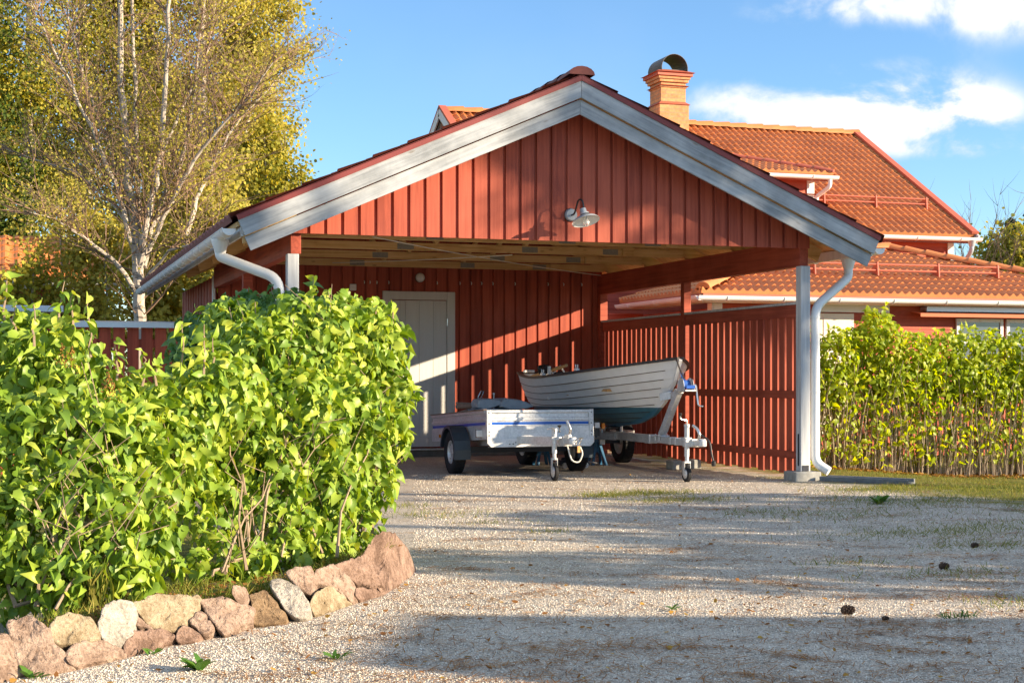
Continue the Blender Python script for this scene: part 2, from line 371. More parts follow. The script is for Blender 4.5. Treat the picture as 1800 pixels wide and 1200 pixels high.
grav = t.mix(t.math('MULTIPLY', t.ss((v1,'Distance'), .30, .75), .5), grav, (.17,.14,.115))
tone = t.ss((big,0), .35, .65)
grav = t.mix(t.math('MULTIPLY', tone, .25), grav, (.52,.46,.38))
worn = t.ss(t.math('ADD', t.math('MULTIPLY', (mid,0), .6), t.math('MULTIPLY', (fine,0), .45)), .50, .66)
grav = t.mix(t.math('MULTIPLY', worn, .42), grav, (.24,.19,.14))
# fallen needle drifts, long along the drive
nd = t.noise(t.n('ShaderNodeMapping', {'Vector': P, 'Scale': (.8,2.6,1), 'Rotation': (0,0,.3)}), 1.6, 7, .68, .4)
ndm = t.ss(t.math('ADD', t.math('MULTIPLY', (nd,0), .8), t.math('MULTIPLY', (fine,0), .25)), .57, .65)
needle = t.ramp((fine,0), [(.3,(.18,.10,.05)),(.55,(.36,.22,.11)),(.75,(.50,.36,.2))])
g2 = t.mix(t.math('MULTIPLY', ndm, .45), grav, (needle,0))
# lawn right of the carport and beyond the hedges
edge = t.math('ADD', t.math('ADD', (sx,0), t.math('MULTIPLY', t.math('SUBTRACT', (mid,0), .5), 2.6)), t.math('MULTIPLY', t.math('SUBTRACT', (big,0), .5), 2.2))
m_r = t.math('MULTIPLY', t.ss(edge, 7.5, 8.7), t.ss(t.math('ADD', (sx,1), t.math('MULTIPLY', t.math('SUBTRACT', (mid,0), .5), 3.0)), 7.8, 11.2))
m_f = t.ss((sx,1), 24.9, 25.4)
m_l = t.ss(t.math('ADD', (sx,0), t.math('MULTIPLY', t.math('SUBTRACT', (mid,0), .5), .8)), 1.7, 1.2)
m_l = t.math('MULTIPLY', m_l, t.ss((sx,1), 7.4, 8.2))
gm = t.math('MAXIMUM', m_r, t.math('MAXIMUM', m_f, m_l))
gcol = t.ramp(t.math('ADD', t.math('MULTIPLY', (fine,0), .55), t.math('MULTIPLY', (mid,0), .45)), [(.3,(.055,.07,.018)),(.48,(.13,.135,.03)),(.6,(.24,.20,.06)),(.75,(.33,.25,.11))])
c3 = t.mix(gm, g2, (gcol,0))
hgt = t.math('ADD', t.math('MULTIPLY', (v1,'Distance'), -.6), t.math('ADD', t.math('MULTIPLY', (h1,1), .35), t.math('MULTIPLY', (mid,0), .8)))
M['ground'] = t.out(c3, .92, 0, hgt, .8, .009, .1)
xs = [-600,-120,-40] + list(np.arange(-15, 6.1, 3)) + list(np.arange(7, 18.1, .5)) + [21,24,27,30,40,50,60,150,600]; ys = [-600,-100,-30] + list(np.arange(-12, 6.1, 3)) + list(np.arange(8, 20.1, .5)) + [22,24,26,28,30,32,34,36,38,40,45,90,200,900]
g = MB(); nx = len(xs)
g.add([(x,y,float(ground_z(x,y))) for y in ys for x in xs], [(j*nx+i, j*nx+i+1, (j+1)*nx+i+1, (j+1)*nx+i) for j in range(len(ys)-1) for i in range(nx-1)])
go = child('ground', g, M['ground']); go['kind'] = 'structure'

# loose gravel stones lying on the drive
oc = np.array([(1,0,0),(-1,0,0),(0,1,0),(0,-1,0),(0,0,1),(0,0,-1)], float)
of = [np.array([(0,2,4),(2,1,4),(1,3,4),(3,0,4),(2,0,5),(1,2,5),(3,1,5),(0,3,5)])]
def in_bed(x, y):
    return np.zeros(len(x), bool)
def fan(n, d0, d1, k=1.0, half=.40):
    """points on the drive, thinning with distance from the road"""
    u = RNG.random(n); d = (d0**(1-k) + u*(d1**(1-k)-d0**(1-k)))**(1/(1-k)) if abs(k-1) > 1e-3 else d0*(d1/d0)**u
    l = (RNG.random(n)*2-1)*half*d
    return d*SA + l*CA, d*CA - l*SA
# border stone line, measured (base of the stones on the gravel, and their top edge)
def cpx(p): return (p[0]*.42222, 880 + p[1]*.42222)
BASE = [(-120,790),(0,755),(100,728),(200,725),(320,700),(520,652),(700,606),(940,565),(1060,527),(1290,492),(1460,432),(1610,387),(1720,300),(1750,250),(1700,190)]
TOP = [(-120,590),(0,560),(50,530),(130,505),(300,480),(455,440),(570,440),(660,415),(830,405),(985,362),(1170,335),(1305,285),(1400,272),(1510,225),(1560,168),(1640,150),(1700,150)]
BP = [gnd(*cpx(p)) for p in BASE]
bxy = np.array([(p.x, p.y) for p in BP])
def behind_border(x, y):
    # inside the planting bed: left of / beyond the stone line
    r = np.zeros(len(x), bool)
    d = x*SA + y*CA; px = 900 + FPX*(x*CA - y*SA)/d; py = HZ + CAMH*FPX/d
    bx = np.array([cpx(p)[0] for p in BASE[:13]]); by = np.array([cpx(p)[1] for p in BASE[:13]])
    return (px < bx[-1]) & (py < np.interp(px, bx, by) + 3)
def under_box(x, y): return (x > 2.2) & (x < 8.2) & (y > 20) & (y < 25)
GN = 170000
x, y = fan(GN, 4.9, 17, 2.1)
ok = ~behind_border(x, y) & ~under_box(x, y) & ~((x > 8.0) & (y > 11)); x, y = x[ok], y[ok]
n = len(x); s = (.0025 + .0038*RNG.random(n)**2)*np.clip((x*SA+y*CA)/7.5, 1, 1.5)
Pn = np.stack([x, y, s*.25], 1); A = RNG.normal(size=(n,3)); A[:,2] *= .25; N_ = RNG.normal(size=(n,3))*.35 + [0,0,1]
V, F = scatter(oc*[1,.8,.6], of, Pn, A, N_, s)
V += RNG.normal(size=V.shape)*.0007
t = NT('loose_gravel'); gi = t.n('ShaderNodeNewGeometry')
cr = t.ramp((gi,'Random Per Island'), [(0,(.26,.23,.195)),(.2,(.53,.47,.40)),(.5,(.70,.63,.53)),(.7,(.62,.51,.41)),(.85,(.80,.74,.64)),(1,(.88,.84,.75))])
M['pebble'] = t.out((cr,0), .85, spec=.1)
np_obj('gravel', V, F, M['pebble'], kind='stuff')

# pine needles drifted over the gravel
cn = []; tries = 0
x, y = fan(380, 5.0, 16, 1.6, .36)
ok = (~behind_border(x, y)) & (x > -.6+.25*y) & ~((y > 15) & (x < 9)); x, y = x[ok], y[ok]
pts = []
for cx, cy in zip(x, y):
    k = RNG.integers(20, 120); d = math.hypot(cx, cy)
    L = RNG.uniform(.10, .42); ang = RNG.normal(-.35, .5)
    q = RNG.normal(size=(k,2))*[L, L*.22]
    pts.append(np.stack([cx + q[:,0]*math.cos(ang) - q[:,1]*math.sin(ang), cy + q[:,0]*math.sin(ang) + q[:,1]*math.cos(ang)], 1))
P2 = np.concatenate(pts); P2 = P2[~behind_border(P2[:,0], P2[:,1])]
n = len(P2); an = RNG.uniform(0, 2*PI, n)
A = np.stack([np.cos(an), np.sin(an), RNG.normal(size=n)*.12], 1)
tv = [(-.5,-.5,0),(.5,-.5,0),(.5,.5,.02),(-.5,.5,.02)]
V, F = scatter(np.array(tv)*[.05,1,1], [np.array([(0,1,2,3)])], np.stack([P2[:,0], P2[:,1], np.full(n,.006)+RNG.random(n)*.006], 1), A, np.tile([0,0,1.],(n,1)) + RNG.normal(size=(n,3))*.2, RNG.uniform(.035,.075,n))
np_obj('pine_needles', V, F, M['litter'], kind='stuff')

# dry leaf scraps blown over the drive
x, y = fan(1500, 5.0, 18, 1.7, .36); ok = ~behind_border(x, y) & ~under_box(x, y) & ~((x > 8) & (y > 12)); x, y = x[ok], y[ok]; n = len(x)
tv = np.array([(-.3,0,0),(.3,0,.04),(.34,.5,.10),(-.34,.5,.03),(0,1,.12)])
V, F = scatter(tv, [np.array([(0,1,2,3)]), np.array([(3,2,4)])], np.stack([x, y, np.full(n,.008)], 1), RNG.normal(size=(n,3))*[1,1,.12], np.tile([0,0,1.],(n,1))+RNG.normal(size=(n,3))*.3, RNG.uniform(.012,.034,n))
np_obj('leaf_litter', V, F, M['fallen'], kind='stuff')
# grass: tufts in the gravel and along the lawn edge
def blades(P, hmin, hmax, lean=.5):
    n = len(P); A = RNG.normal(size=(n,3))*[lean,lean,.1] + [0,0,1]
    N_ = RNG.normal(size=(n,3)); N_[:,2] *= .2
    tv = np.array([(-.035,0,0),(.035,0,0),(.028,.55,.05),(-.028,.55,.05),(0,1,.22)])
    return scatter(tv, [np.array([(0,1,2,3)]), np.array([(3,2,4)])], P, A, N_, RNG.uniform(hmin, hmax, n))
pl = []
for (px, py, wx, wy, n) in ((1130,868,.55,.30,900),(1060,872,.25,.15,260),(1190,880,.5,.25,500),(960,935,.2,.1,60),(760,905,.5,.3,260),(700,890,.3,.2,160),(1500,905,.9,.4,420),(1640,880,1.2,.6,1500),(1760,930,.9,.5,700),(1720,860,1.4,.6,1500),(1560,860,.6,.25,800),(1490,990,.25,.1,90),(1660,1010,.5,.2,160),(1740,960,.5,.25,300),(1340,900,.5,.2,160),(1480,840,.35,.2,420),(1780,1060,.3,.2,90),(870,920,.4,.15,70),(1600,940,.7,.35,300)):
    c = gnd(px, py); q = RNG.normal(size=(n,2))*[wx*.6, wy*.6]
    pl.append(np.stack([c.x+q[:,0], c.y+q[:,1], np.zeros(n)], 1))
lw = np.stack([RNG.uniform(8.4, 15, 9000), RNG.uniform(12.2, 19.5, 9000), np.zeros(9000)], 1); pl.append(lw)
lb = np.stack([RNG.uniform(-6, 1.6, 7000), RNG.uniform(8.6, 17.5, 7000), np.zeros(7000)], 1); pl.append(lb)
PL = np.concatenate(pl); PL[:,2] = ground_z(PL[:,0], PL[:,1])-.005
PL = np.concatenate([PL, PL + RNG.normal(size=PL.shape)*[.05,.03,0]])
V, F = blades(PL, .014, .066, .8)
np_obj('grass', V, F, M['grass'], kind='stuff')
# ------------------------------------------------------------------ carport with storage room
XC, HW, ZA, SL = 5.29, 3.38, 4.07, .441
YF, YG, YW, YB = 13.85, 14.22, 20.17, 24.45
XL, XR = 2.48, 8.05
zr = lambda x: ZA - SL*abs(x-XC)
cp = thing('carport', 'red open-fronted wooden carport with grey-white gable boards and white back door', 'carport', (XC, YG, 0))
# gable cladding: recessed backing sheet and proud boards
def vboards(x0, x1, y, zlo, ztop, pitch, gap, th=.022, skip=None):
    mb = MB(); n = round((x1-x0)/pitch); p = (x1-x0)/n
    for i in range(n):
        a, b = x0+i*p+gap/2, x0+(i+1)*p-gap/2
        if skip and a > skip[0]-.02 and b < skip[1]+.02: continue
        j = random.uniform(-.002,.002)
        zs = [ztop(a), ztop(b)]
        if a < XC < b: 
            mb.add([(a,y+j,zlo),(b,y+j,zlo),(b,y+j,zs[1]),(XC,y+j,ztop(XC)),(a,y+j,zs[0]),(a,y+th,zlo),(b,y+th,zlo),(b,y+th,zs[1]),(XC,y+th,ztop(XC)),(a,y+th,zs[0])],
                   [(0,1,2,3,4),(9,8,7,6,5),(0,4,9,5),(1,0,5,6),(2,1,6,7),(3,2,7,8),(4,3,8,9)])
        else: mb.hexa([(a,y+j,zlo),(b,y+j,zlo),(b,y+th,zlo),(a,y+th,zlo),(a,y+j,zs[0]),(b,y+j,zs[1]),(b,y+th,zs[1]),(a,y+th,zs[0])])
    return mb
mb = vboards(XL, XR, YG, 2.476, lambda x: zr(x)-.12, .1655, .030)
mb.prism([(XL+.01,YG+.026,2.482),(XR-.01,YG+.026,2.482),(XR-.01,YG+.026,zr(XR)-.13),(XC,YG+.026,zr(XC)-.13),(XL+.01,YG+.026,zr(XL)-.13)], (0,.02,0))
child('gable_cladding', mb, M['red'], cp, bevel=.003)
# fascia boards
nx, nz = math.sin(a), math.cos(a)
def fascia(sgn, off, wd, y0, y1):
    # board along the verge, perpendicular offset off..off+wd below the roof line
    mb = MB(); dx, dz = sgn*math.cos(a), -math.sin(a)
    L = HW/math.cos(a)
    def pt(s_, o_): return (XC + dx*s_ - sgn*nx*o_, ZA + dz*s_ - nz*o_)
    s0 = lambda o_: -o_*math.tan(a)*-1
    q = [pt(off*math.tan(a)*-1 if False else 0, off), pt(L, off), pt(L, off+wd), pt(0, off+wd)]
    # mitre at the ridge: cut on the plane x = XC
    for i in (0, 3):
        x_, z_ = q[i]; k = (XC-x_)/dx; q[i] = (XC + sgn*.0015, z_ + dz*k)
    mb.prism([(x_, y0, z_) for x_, z_ in q], (0, y1-y0, 0))
    return mb
for sgn, mt in ((-1, M['fascia_rising']), (1, M['fascia_falling'])):
    child('fascia_board', fascia(sgn, .035, .155, YF, YF+.026), mt, cp, bevel=.003)
    child('fascia_board', fascia(sgn, .200, .135, YF+.04, YF+.064), mt, cp, bevel=.003)
    f = fascia(sgn, -.012, .05, YF-.012, YF-.002)
    f2 = fascia(sgn, -.016, .008, YF-.012, YF+.09); f.add(f2.v, f2.f)
    child('verge_flashing', f, M['flash'], cp)
# roof: sheathing slab and tiles each side
def tile_rows(mb, P0, U, V, N, L, S, clip, tw=.27, cs=.34, amp=.026, step=.026, sub=6):
    P0, U, V, N = map(Vector, (P0, U, V, N))
    nu = max(2, int(round(L/tw*sub))); rows = []
    k = 0
    while k*cs < S - 1e-6:
        a_, b_ = k*cs, min((k+1)*cs, S)
        rows += [(a_, step), (b_, 0.004 if b_ == (k+1)*cs else .01)]; k += 1
    rows = [(0, -.03)] + rows
    base = len(mb.v); pts = []
    for v_, h in rows:
        lo, hi = clip(v_)
        for i in range(nu+1):
            u_ = min(max(L*i/nu, lo), hi)
            wv = .5+.5*math.cos(2*PI*u_/tw); wv = wv**1.4
            pts.append(P0 + U*u_ + V*v_ + N*(h + amp*wv if h > -.02 else -.02))
    fs = []
    for r in range(len(rows)-1):
        for i in range(nu):
            A_, B_, C_, D_ = (r*(nu+1)+i, r*(nu+1)+i+1, (r+1)*(nu+1)+i+1, (r+1)*(nu+1)+i)
            w1 = (pts[A_]-pts[B_]).length; w2 = (pts[C_]-pts[D_]).length
            if w1 < 1e-5 and w2 < 1e-5: continue
            if w1 < 1e-5: fs.append((A_, C_, D_))
            elif w2 < 1e-5: fs.append((A_, B_, C_))
            else: fs.append((A_, B_, C_, D_))
    mb.add(pts, fs); return mb
full = lambda L: (lambda v: (0, L))
S_ = HW/math.cos(a); LY = YB+.1-(YF+.06)
sh = MB()
for s in (-1, 1):
    sh.add([(XC, YF+.06, ZA-.05), (XC+s*HW, YF+.06, zr(XC+HW)-.05), (XC+s*HW, YB+.1, zr(XC+HW)-.05), (XC, YB+.1, ZA-.05),
            (XC, YF+.06, ZA-.095), (XC+s*(HW-.02), YF+.06, zr(XC+HW-.02)-.095), (XC+s*(HW-.02), YB+.1, zr(XC+HW-.02)-.095), (XC, YB+.1, ZA-.095)],
           [(0,1,2,3),(7,6,5,4),(0,4,5,1),(1,5,6,2),(2,6,7,3)])
rf = child('roof', sh, M['raw'], cp)
t1 = MB(); tile_rows(t1, (XC-HW-.045, YF+.03, zr(XC-HW)-.03), (0,1,0), (math.cos(a),0,math.sin(a)), (-nx,0,nz), LY, S_+.03, full(LY), .3, .37, .04)
t2 = MB(); tile_rows(t2, (XC+HW+.045, YF+.03, zr(XC+HW)-.03), (0,1,0), (-math.cos(a),0,math.sin(a)), (nx,0,nz), LY, S_+.03, full(LY), .3, .37, .04)
child('roof_tiles', t1, M['tiledark'], rf); child('roof_tiles', t2, M['tiledark'], rf)
rc = MB()
for i in range(28):
    y0 = YF-.02 + i*.38; pr = []
    for j in range(9):
        th = PI*j/8; pr.append((XC + .135*math.cos(th)*(1.0), 0, ZA+.005 + .085*math.sin(th)))
    for sgn_ in (0,):
        vs = [(p[0], y0, p[2]+.012) for p in pr] + [(p[0], y0+.39, p[2]-.006) for p in pr]
        rc.add(vs, [(j, j+1, 10+j, 9+j) for j in range(8)] + ([tuple(range(9))] if i == 0 else []))
child('ridge_tiles', rc, M['tiledark'], rf)
# posts and beams
def post(x0, x1, y0, y1, z0, z1, m, nm='post'): 
    mb = MB(); mb.box(x0, x1, y0, y1, z0, z1); return child(nm, mb, m, cp, bevel=.006)
p = post(XR-.115, XR, YG+.01, YG+.12, .10, 2.292, M['post'])
lb = MB(); lb.box(XR-.098, XR-.022, YG+.004, YG+.008, .105, .165); child('post_sticker', lb, M['inkblue'], p)
lb = MB(); lb.box(XR-.121, XR-.117, YG+.045, YG+.07, .16, .50); child('edge_strip', lb, M['inkblue'], p)
fb = MB(); fb.box(XR-.21, XR+.10, YG-.05, YG+.22, -.05, .10); child('post_footing', fb, M['concrete'], cp, bevel=.012)
p = post(XL-.03, XL+.08, YG+.05, YG+.16, .10, 2.285, M['post'])
fb = MB(); fb.box(XL-.12, XL+.17, YG-.02, YG+.25, -.05, .10); child('post_footing', fb, M['concrete'], cp, bevel=.012)
post(XR-.10, XR, 17.22, 17.32, 0, 2.292, M['redx'])
post(XR-.115, XR, YW-.14, YW-.025, 0, 2.292, M['redx'])
post(XL-.03, XL+.08, 17.22, 17.32, 0, 2.285, M['redx'])
bm = MB(); bm.box(XR-.105, XR-.005, YG+.05, YW, 2.292, 2.575); child('side_beam', bm, M['redh'], cp, bevel=.004)
bm = MB(); bm.box(XL, XL+.10, YG+.05, YW, 2.285, 2.575); child('side_beam', bm, M['redh'], cp, bevel=.004)
# roof trusses: bottom chord, rafters, nail plates
for y in (14.75, 15.9, 17.2, 18.5, 19.85):
    jb = MB(); jb.box(XL+.12, XR-.12, y, y+.045, 2.60, 2.692); j = child('truss_chord', jb, M['raw'], cp)
    r = MB()
    for s in (-1, 1): r.beam((XC, y+.0705, ZA-.20), (XC+s*(HW-.18), y+.0705, zr(XC+HW-.18)-.2), .045, .145, (0,0,1))
    for s in (-1, 1): r.beam((XC+s*.55, y+.0225, 2.692), (XC+s*1.0, y+.0225, zr(XC+1.0)-.27), .044, .095, (0,1,0))
    child('rafter', r, M['raw'], cp)
    for x in (4.35, 5.9, 6.95):
        npb = MB(); npb.box(x-.10, x+.10, y-.003, y-.0006, 2.612, 2.68); child('nail_plate', npb, M['plate'], j)
    bl = MB(); bl.box(7.10, 7.24, y-.05, y-.001, 2.602, 2.69); child('packer_block', bl, M['raw'], j)
# eave boards under the roof edge and wall plate stubs
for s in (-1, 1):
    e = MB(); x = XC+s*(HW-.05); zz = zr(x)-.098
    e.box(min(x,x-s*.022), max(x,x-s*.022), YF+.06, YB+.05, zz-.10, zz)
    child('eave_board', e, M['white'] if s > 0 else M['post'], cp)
for s in (-1, 1):
    so_ = MB()
    x0 = XR+.004 if s > 0 else XL-.004; x1 = XC+s*(HW-.07)
    so_.add([(x0,YF+.08,zr(x0)-.10),(x1,YF+.08,zr(x1)-.10),(x1,YF+.125,zr(x1)-.10),(x0,YF+.125,zr(x0)-.10),(x0,YF+.08,zr(x0)-.27),(x1,YF+.08,zr(x1)-.27),(x1,YF+.125,zr(x1)-.27),(x0,YF+.125,zr(x0)-.27)],
            [(0,1,2,3),(7,6,5,4),(0,4,5,1),(1,5,6,2),(2,6,7,3),(3,7,4,0)])
    child('outrigger', so_, M['rawy'], cp)
# gutters and downpipes
def gutter(mb, p0, p1, r=.062, n=10, out=(1,0,0)):
    p0, p1 = Vector(p0), Vector(p1); o_ = Vector(out); vs = []
    for p in (p0, p1):
        for rr in (r, r-.006):
            for j in range(n+1):
                th = PI + PI*j/n
                vs.append(p + o_*math.cos(th)*rr + Vector((0,0,1))*math.sin(th)*rr)
    k = n+1; fs = []
    for j in range(n):
        fs += [(j, j+1, 2*k+j+1, 2*k+j), (k+j+1, k+j, 3*k+j, 3*k+j+1)]
    fs += [tuple(range(k)), tuple(3*k-1-i for i in range(k))]
    fs += [(0, 2*k, 3*k, k), (k-1, 2*k-1, 4*k-1, 3*k-1)]
    mb.add(vs, fs)
    mb.tube([p0+o_*r+Vector((0,0,.002)), p1+o_*r+Vector((0,0,.002))], .007, 6)
    return mb
def bend(pts, r, k=6):
    pts = [Vector(p) for p in pts]; out = [pts[0]]
    for i in range(1, len(pts)-1):
        A_, B_, C_ = pts[i-1], pts[i], pts[i+1]
        d1 = (A_-B_).normalized(); d2 = (C_-B_).normalized(); l = min(r, (A_-B_).length*.49, (C_-B_).length*.49)
        for j in range(k+1):
            t_ = j/k; a_ = B_+d1*l*(1-t_); b_ = B_+d2*l*t_; out.append(a_*(1-t_)+b_*t_)
    out.append(pts[-1]); return out
for s in (-1, 1):
    gx = XC+s*(HW+.055); gz = zr(XC+HW)-.105
    gb = MB(); gutter(gb, (gx, YF+.10, gz), (gx, YB+.12, gz), .062, 10, (s,0,0))
    for i in range(18): 
        yy = YF+.3+i*.58; pts = [(gx+s*math.cos(PI+PI*j/8)*.066, yy, gz+math.sin(PI+PI*j/8)*.066) for j in range(9)]
        gb.tube(pts, .007, 5)
    g_ = child('gutter', gb, M['pipe'], cp, smooth=True)
    oy = YF+.74
    d = MB()
    d.lathe([(.085,0),(.085,-.02),(.06,-.1),(.052,-.13)], (gx, oy, gz-.045), n=18)
    if s > 0:
        path = bend([(gx,oy,gz-.15),(gx,oy,gz-.27),(XR+.085,YG+.06,gz-.62),(XR+.085,YG+.06,.19),(XR+.19,YG-.05,.10)], .13)
    else:
        path = bend([(gx,oy,gz-.15),(gx,oy,gz-.21),(XL-.10,YG+.10,gz-.43),(XL-.10,YG+.10,.25),(XL-.25,YG+.0,.12)], .13)
    d.tube(path, .050, 16, cap=False); d.tube(path[-2:], .046, 16)
    for zc in (1.75, .95): 
        if s > 0: d.tube([(XR+.085,YG+.06,zc-.012),(XR+.085,YG+.06,zc+.012)], .0535, 16)
    child('downpipe', d, M['pipe'], cp, smooth=True)
# back wall with door
DX0, DX1, DZ0, DZ1 = 4.77, 5.80, .12, 2.289
mb = vboards(XL+.06, XR-.02, YW, .10, lambda x: zr(x)-.12, .166, .028)
bk = MB(); bk.prism([(XL+.06,YW+.026,.10),(XR-.02,YW+.026,.10),(XR-.02,YW+.026,zr(XR)-.13),(XC,YW+.026,zr(XC)-.13),(XL+.06,YW+.026,zr(XL)-.13)], (0,.03,0))
mb.add(bk.v, bk.f); child('back_wall', mb, M['red'], cp, bevel=.002)
pl_ = MB(); pl_.box(XL+.04, XR-.02, YW-.03, YW+.06, -.05, .098); child('plinth', pl_, M['plinth'], cp)
dr = MB(); yd = YW-.03
for i in range(4):
    w_ = (DX1-.12-(DX0+.12))/4; x0 = DX0+.12+i*w_
    dr.box(x0+.002, x0+w_-.002, yd-.012, yd+.02, DZ0+.15, DZ1-.125)
dr.box(DX0+.12, DX1-.12, yd-.004, yd+.021, DZ0+.022, DZ1-.125); dr.box(DX0+.12, DX1-.12, yd-.022, yd-.0045, DZ0+.022, DZ0+.148)
door = child('door', dr, M['door'], cp, label='ivory board door with a plain kick panel', bevel=.003)
for zc in (DZ1-.42, DZ0+.4):
    hb = MB(); hb.tube([(DX1-.118,yd-.027,zc-.05),(DX1-.118,yd-.027,zc+.05)], .008, 8); child('hinge', hb, M['chrome'], door)
st_ = MB(); st_.box(DX0+.15, DX0+.29, yd-.0155, yd-.0125, DZ0+.17, DZ0+.27, 0)
for zc in (.19,.21,.23,.25): st_.box(DX0+.17, DX0+.27, yd-.0165, yd-.0157, DZ0+zc-.004, DZ0+zc+.004, 1)
child('door_sticker', st_, [M['black'], M['enamel']], door)
fr = MB()
fr.box(DX0, DX0+.115, yd-.02, yd+.028, DZ0, DZ1); fr.box(DX1-.115, DX1, yd-.02, yd+.028, DZ0, DZ1); fr.box(DX0+.115, DX1-.115, yd-.018, yd+.028, DZ1-.115, DZ1-.001)
child('door_frame', fr, M['door'], door, bevel=.004)
sb = MB(); sb.box(DX0-.05, DX1+.02, yd-.09, yd+.03, DZ0-.022, DZ0-.001); child('door_sill', sb, M['galv'], door, bevel=.003)
# storage room side walls and white corner boards
for x0, x1 in ((XL+.02, XL+.06), (XR-.06, XR-.02)):
    sw = MB(); n = 24; p_ = (YB-.1-(YW+.08))/n
    for i in range(n): sw.box(x0 + (0 if i % 2 else .008), x1 - (0 if i % 2 else .008), YW+.08+i*p_+.004, YW+.08+(i+1)*p_-.004, .08, 2.45)
    child('side_wall', sw, M['red'], cp)
bw = MB(); bw.box(XL+.06, XR-.06, YB-.12, YB-.08, .08, 2.45); child('rear_wall', bw, M['red'], cp)
for x0, x1, zz in ((XL-.01, XL+.017, 2.45), (XR-.017, XR+.012, 2.29)):
    cb_ = MB(); cb_.box(x0, x1, YW-.02, YW+.10, .05, zz); child('corner_board', cb_, M['white'], cp)

# ------------------------------------------------------------------ slatted screen on the right
sf = thing('slatted_fence', 'red slatted screen fence closing the right side of the carport', 'fence', (XR-.03, 17.2, 0))
sm = MB(); y = YG+.16; i = 0
while y < YW-.19:
    if not 17.17 < y+.05 < 17.37:
        zt = 1.88; zb = .065 + .012*math.sin(i*2.3)
        sm.box(XR-.046, XR-.018, y, y+.127+random.uniform(-.004,.004), zb, zt)
    y += .167; i += 1
child('slat_panel', sm, M['red'], sf, bevel=.002)
for z0, z1 in ((1.755, 1.885), (.875, .96), (.225, .305)):
    rb = MB(); rb.box(XR-.083, XR-.047, YG+.13, 17.21, z0, z1); rb.box(XR-.083, XR-.047, 17.33, YW-.15, z0, z1); child('rail', rb, M['redh'], sf, bevel=.003)
cpb = MB(); cpb.box(XR-.105, XR+.012, YG+.125, 17.205, 1.888, 1.915); cpb.box(XR-.105, XR+.012, 17.335, YW-.145, 1.888, 1.915); child('cap_board', cpb, M['post'], sf, bevel=.004)

# ------------------------------------------------------------------ wall lamps and small fittings
lx, ly, lz = at_y(1003, 378, YG); 
wl_ = thing('wall_lamp', 'white enamel barn lamp on a black swan-neck arm on the gable', 'wall lamp', (lx, YG, lz))
b = MB(); b.lathe([(.001,.035),(.055,.034),(.062,.025),(.064,0)], (lx,YG-.001,lz), (0,-1,0), 20); child('back_plate', b, M['enamelg'], wl_, smooth=True)
b = MB(); b.lathe([(.066,.006),(.069,.004),(.069,0),(.064,0)], (lx,YG-.001,lz), (0,-1,0), 20); child('plate_rim', b, M['black'], wl_)
hx, hy, hz = lx+.045, YG-.27, lz-.025
b = MB(); b.tube(bend([(lx,YG-.03,lz-.005),(lx+.004,YG-.10,lz+.0),(lx+.02,YG-.17,lz+.14),(lx+.035,YG-.24,lz+.13),(hx,hy,hz+.045)], .07), .0095, 8); child('arm', b, M['black'], wl_, smooth=True)
ax = Vector((-.12,.36,1)).normalized()
sh_ = MB(); sh_.lathe([(.032,.065),(.034,.0),(.05,-.012),(.115,-.04),(.138,-.062),(.142,-.07)], (hx,hy,hz), ax, 28); s_ = child('lamp_shade', sh_, M['enamelg'], wl_, smooth=True)
s2 = MB(); s2.lathe([(.001,-.008),(.045,-.016),(.112,-.044),(.135,-.066),(.142,-.0705)], (hx,hy,hz), ax, 28); child('shade_lining', s2, M['enamel'], s_, smooth=True)
b = MB(); b.lathe([(.022,-.015),(.03,-.04),(.034,-.075),(.031,-.10),(.018,-.122),(.001,-.13)], (hx,hy,hz), ax, 18); child('bulb', b, M['bulb'], wl_, smooth=True)
b = MB(); b.lathe([(.03,.0),(.045,-.003),(.05,-.02)], (hx,hy,hz+.02), ax, 16); child('socket', b, M['galv'], wl_)
c = at_y(738, 488, YW-.01)
b = MB(); b.lathe([(.001,.085),(.035,.08),(.058,.06),(.066,.03),(.06,0)], (c.x, YW-.003, c.z), (0,-1,0), 22)
rl = thing('bulkhead_lamp', 'small round ivory bulkhead lamp on the dark back wall above the door', 'wall lamp', (c.x, YW, c.z)); child('globe', b, M['enamel'], rl, smooth=True)
b = MB(); b.lathe([(.07,.02),(.072,0)], (c.x, YW-.003, c.z), (0,-1,0), 22); child('base_ring', b, M['black'], rl)
c = at_y(620, 505, YW-.01)
sw_ = thing('junction_box', 'white square junction box on the dark back wall left of the door', 'junction box', (c.x, YW, c.z))
b = MB(); b.box(c.x-.045, c.x+.045, YW-.04, YW-.002, c.z-.045, c.z+.045); child('cover', b, M['enamel'], sw_, bevel=.006)
b = MB(); b.lathe([(.012,.042),(.012,.046),(.001,.047)], (c.x, YW, c.z), (0,-1,0), 10); child('screw', b, M['galv'], sw_)
# row of coat hooks on the back wall
for i, px in enumerate((640,650,662,683,768,808,828,846,866,905,963,990,1022)):
    c = at_y(px, 495+ (px-640)*.012, YW-.005)
    b = MB(); b.tube([(c.x,YW-.003,c.z+.012),(c.x,YW-.03,c.z+.004),(c.x,YW-.034,c.z-.014),(c.x,YW-.022,c.z-.024),(c.x,YW-.02,c.z-.012)], .006, 6)
    single('wall_hook', b, M['enamel'], 'small pale hook in the row high on the back wall', 'hook', (c.x,YW,c.z), 'row of small hooks along the top of the back wall')
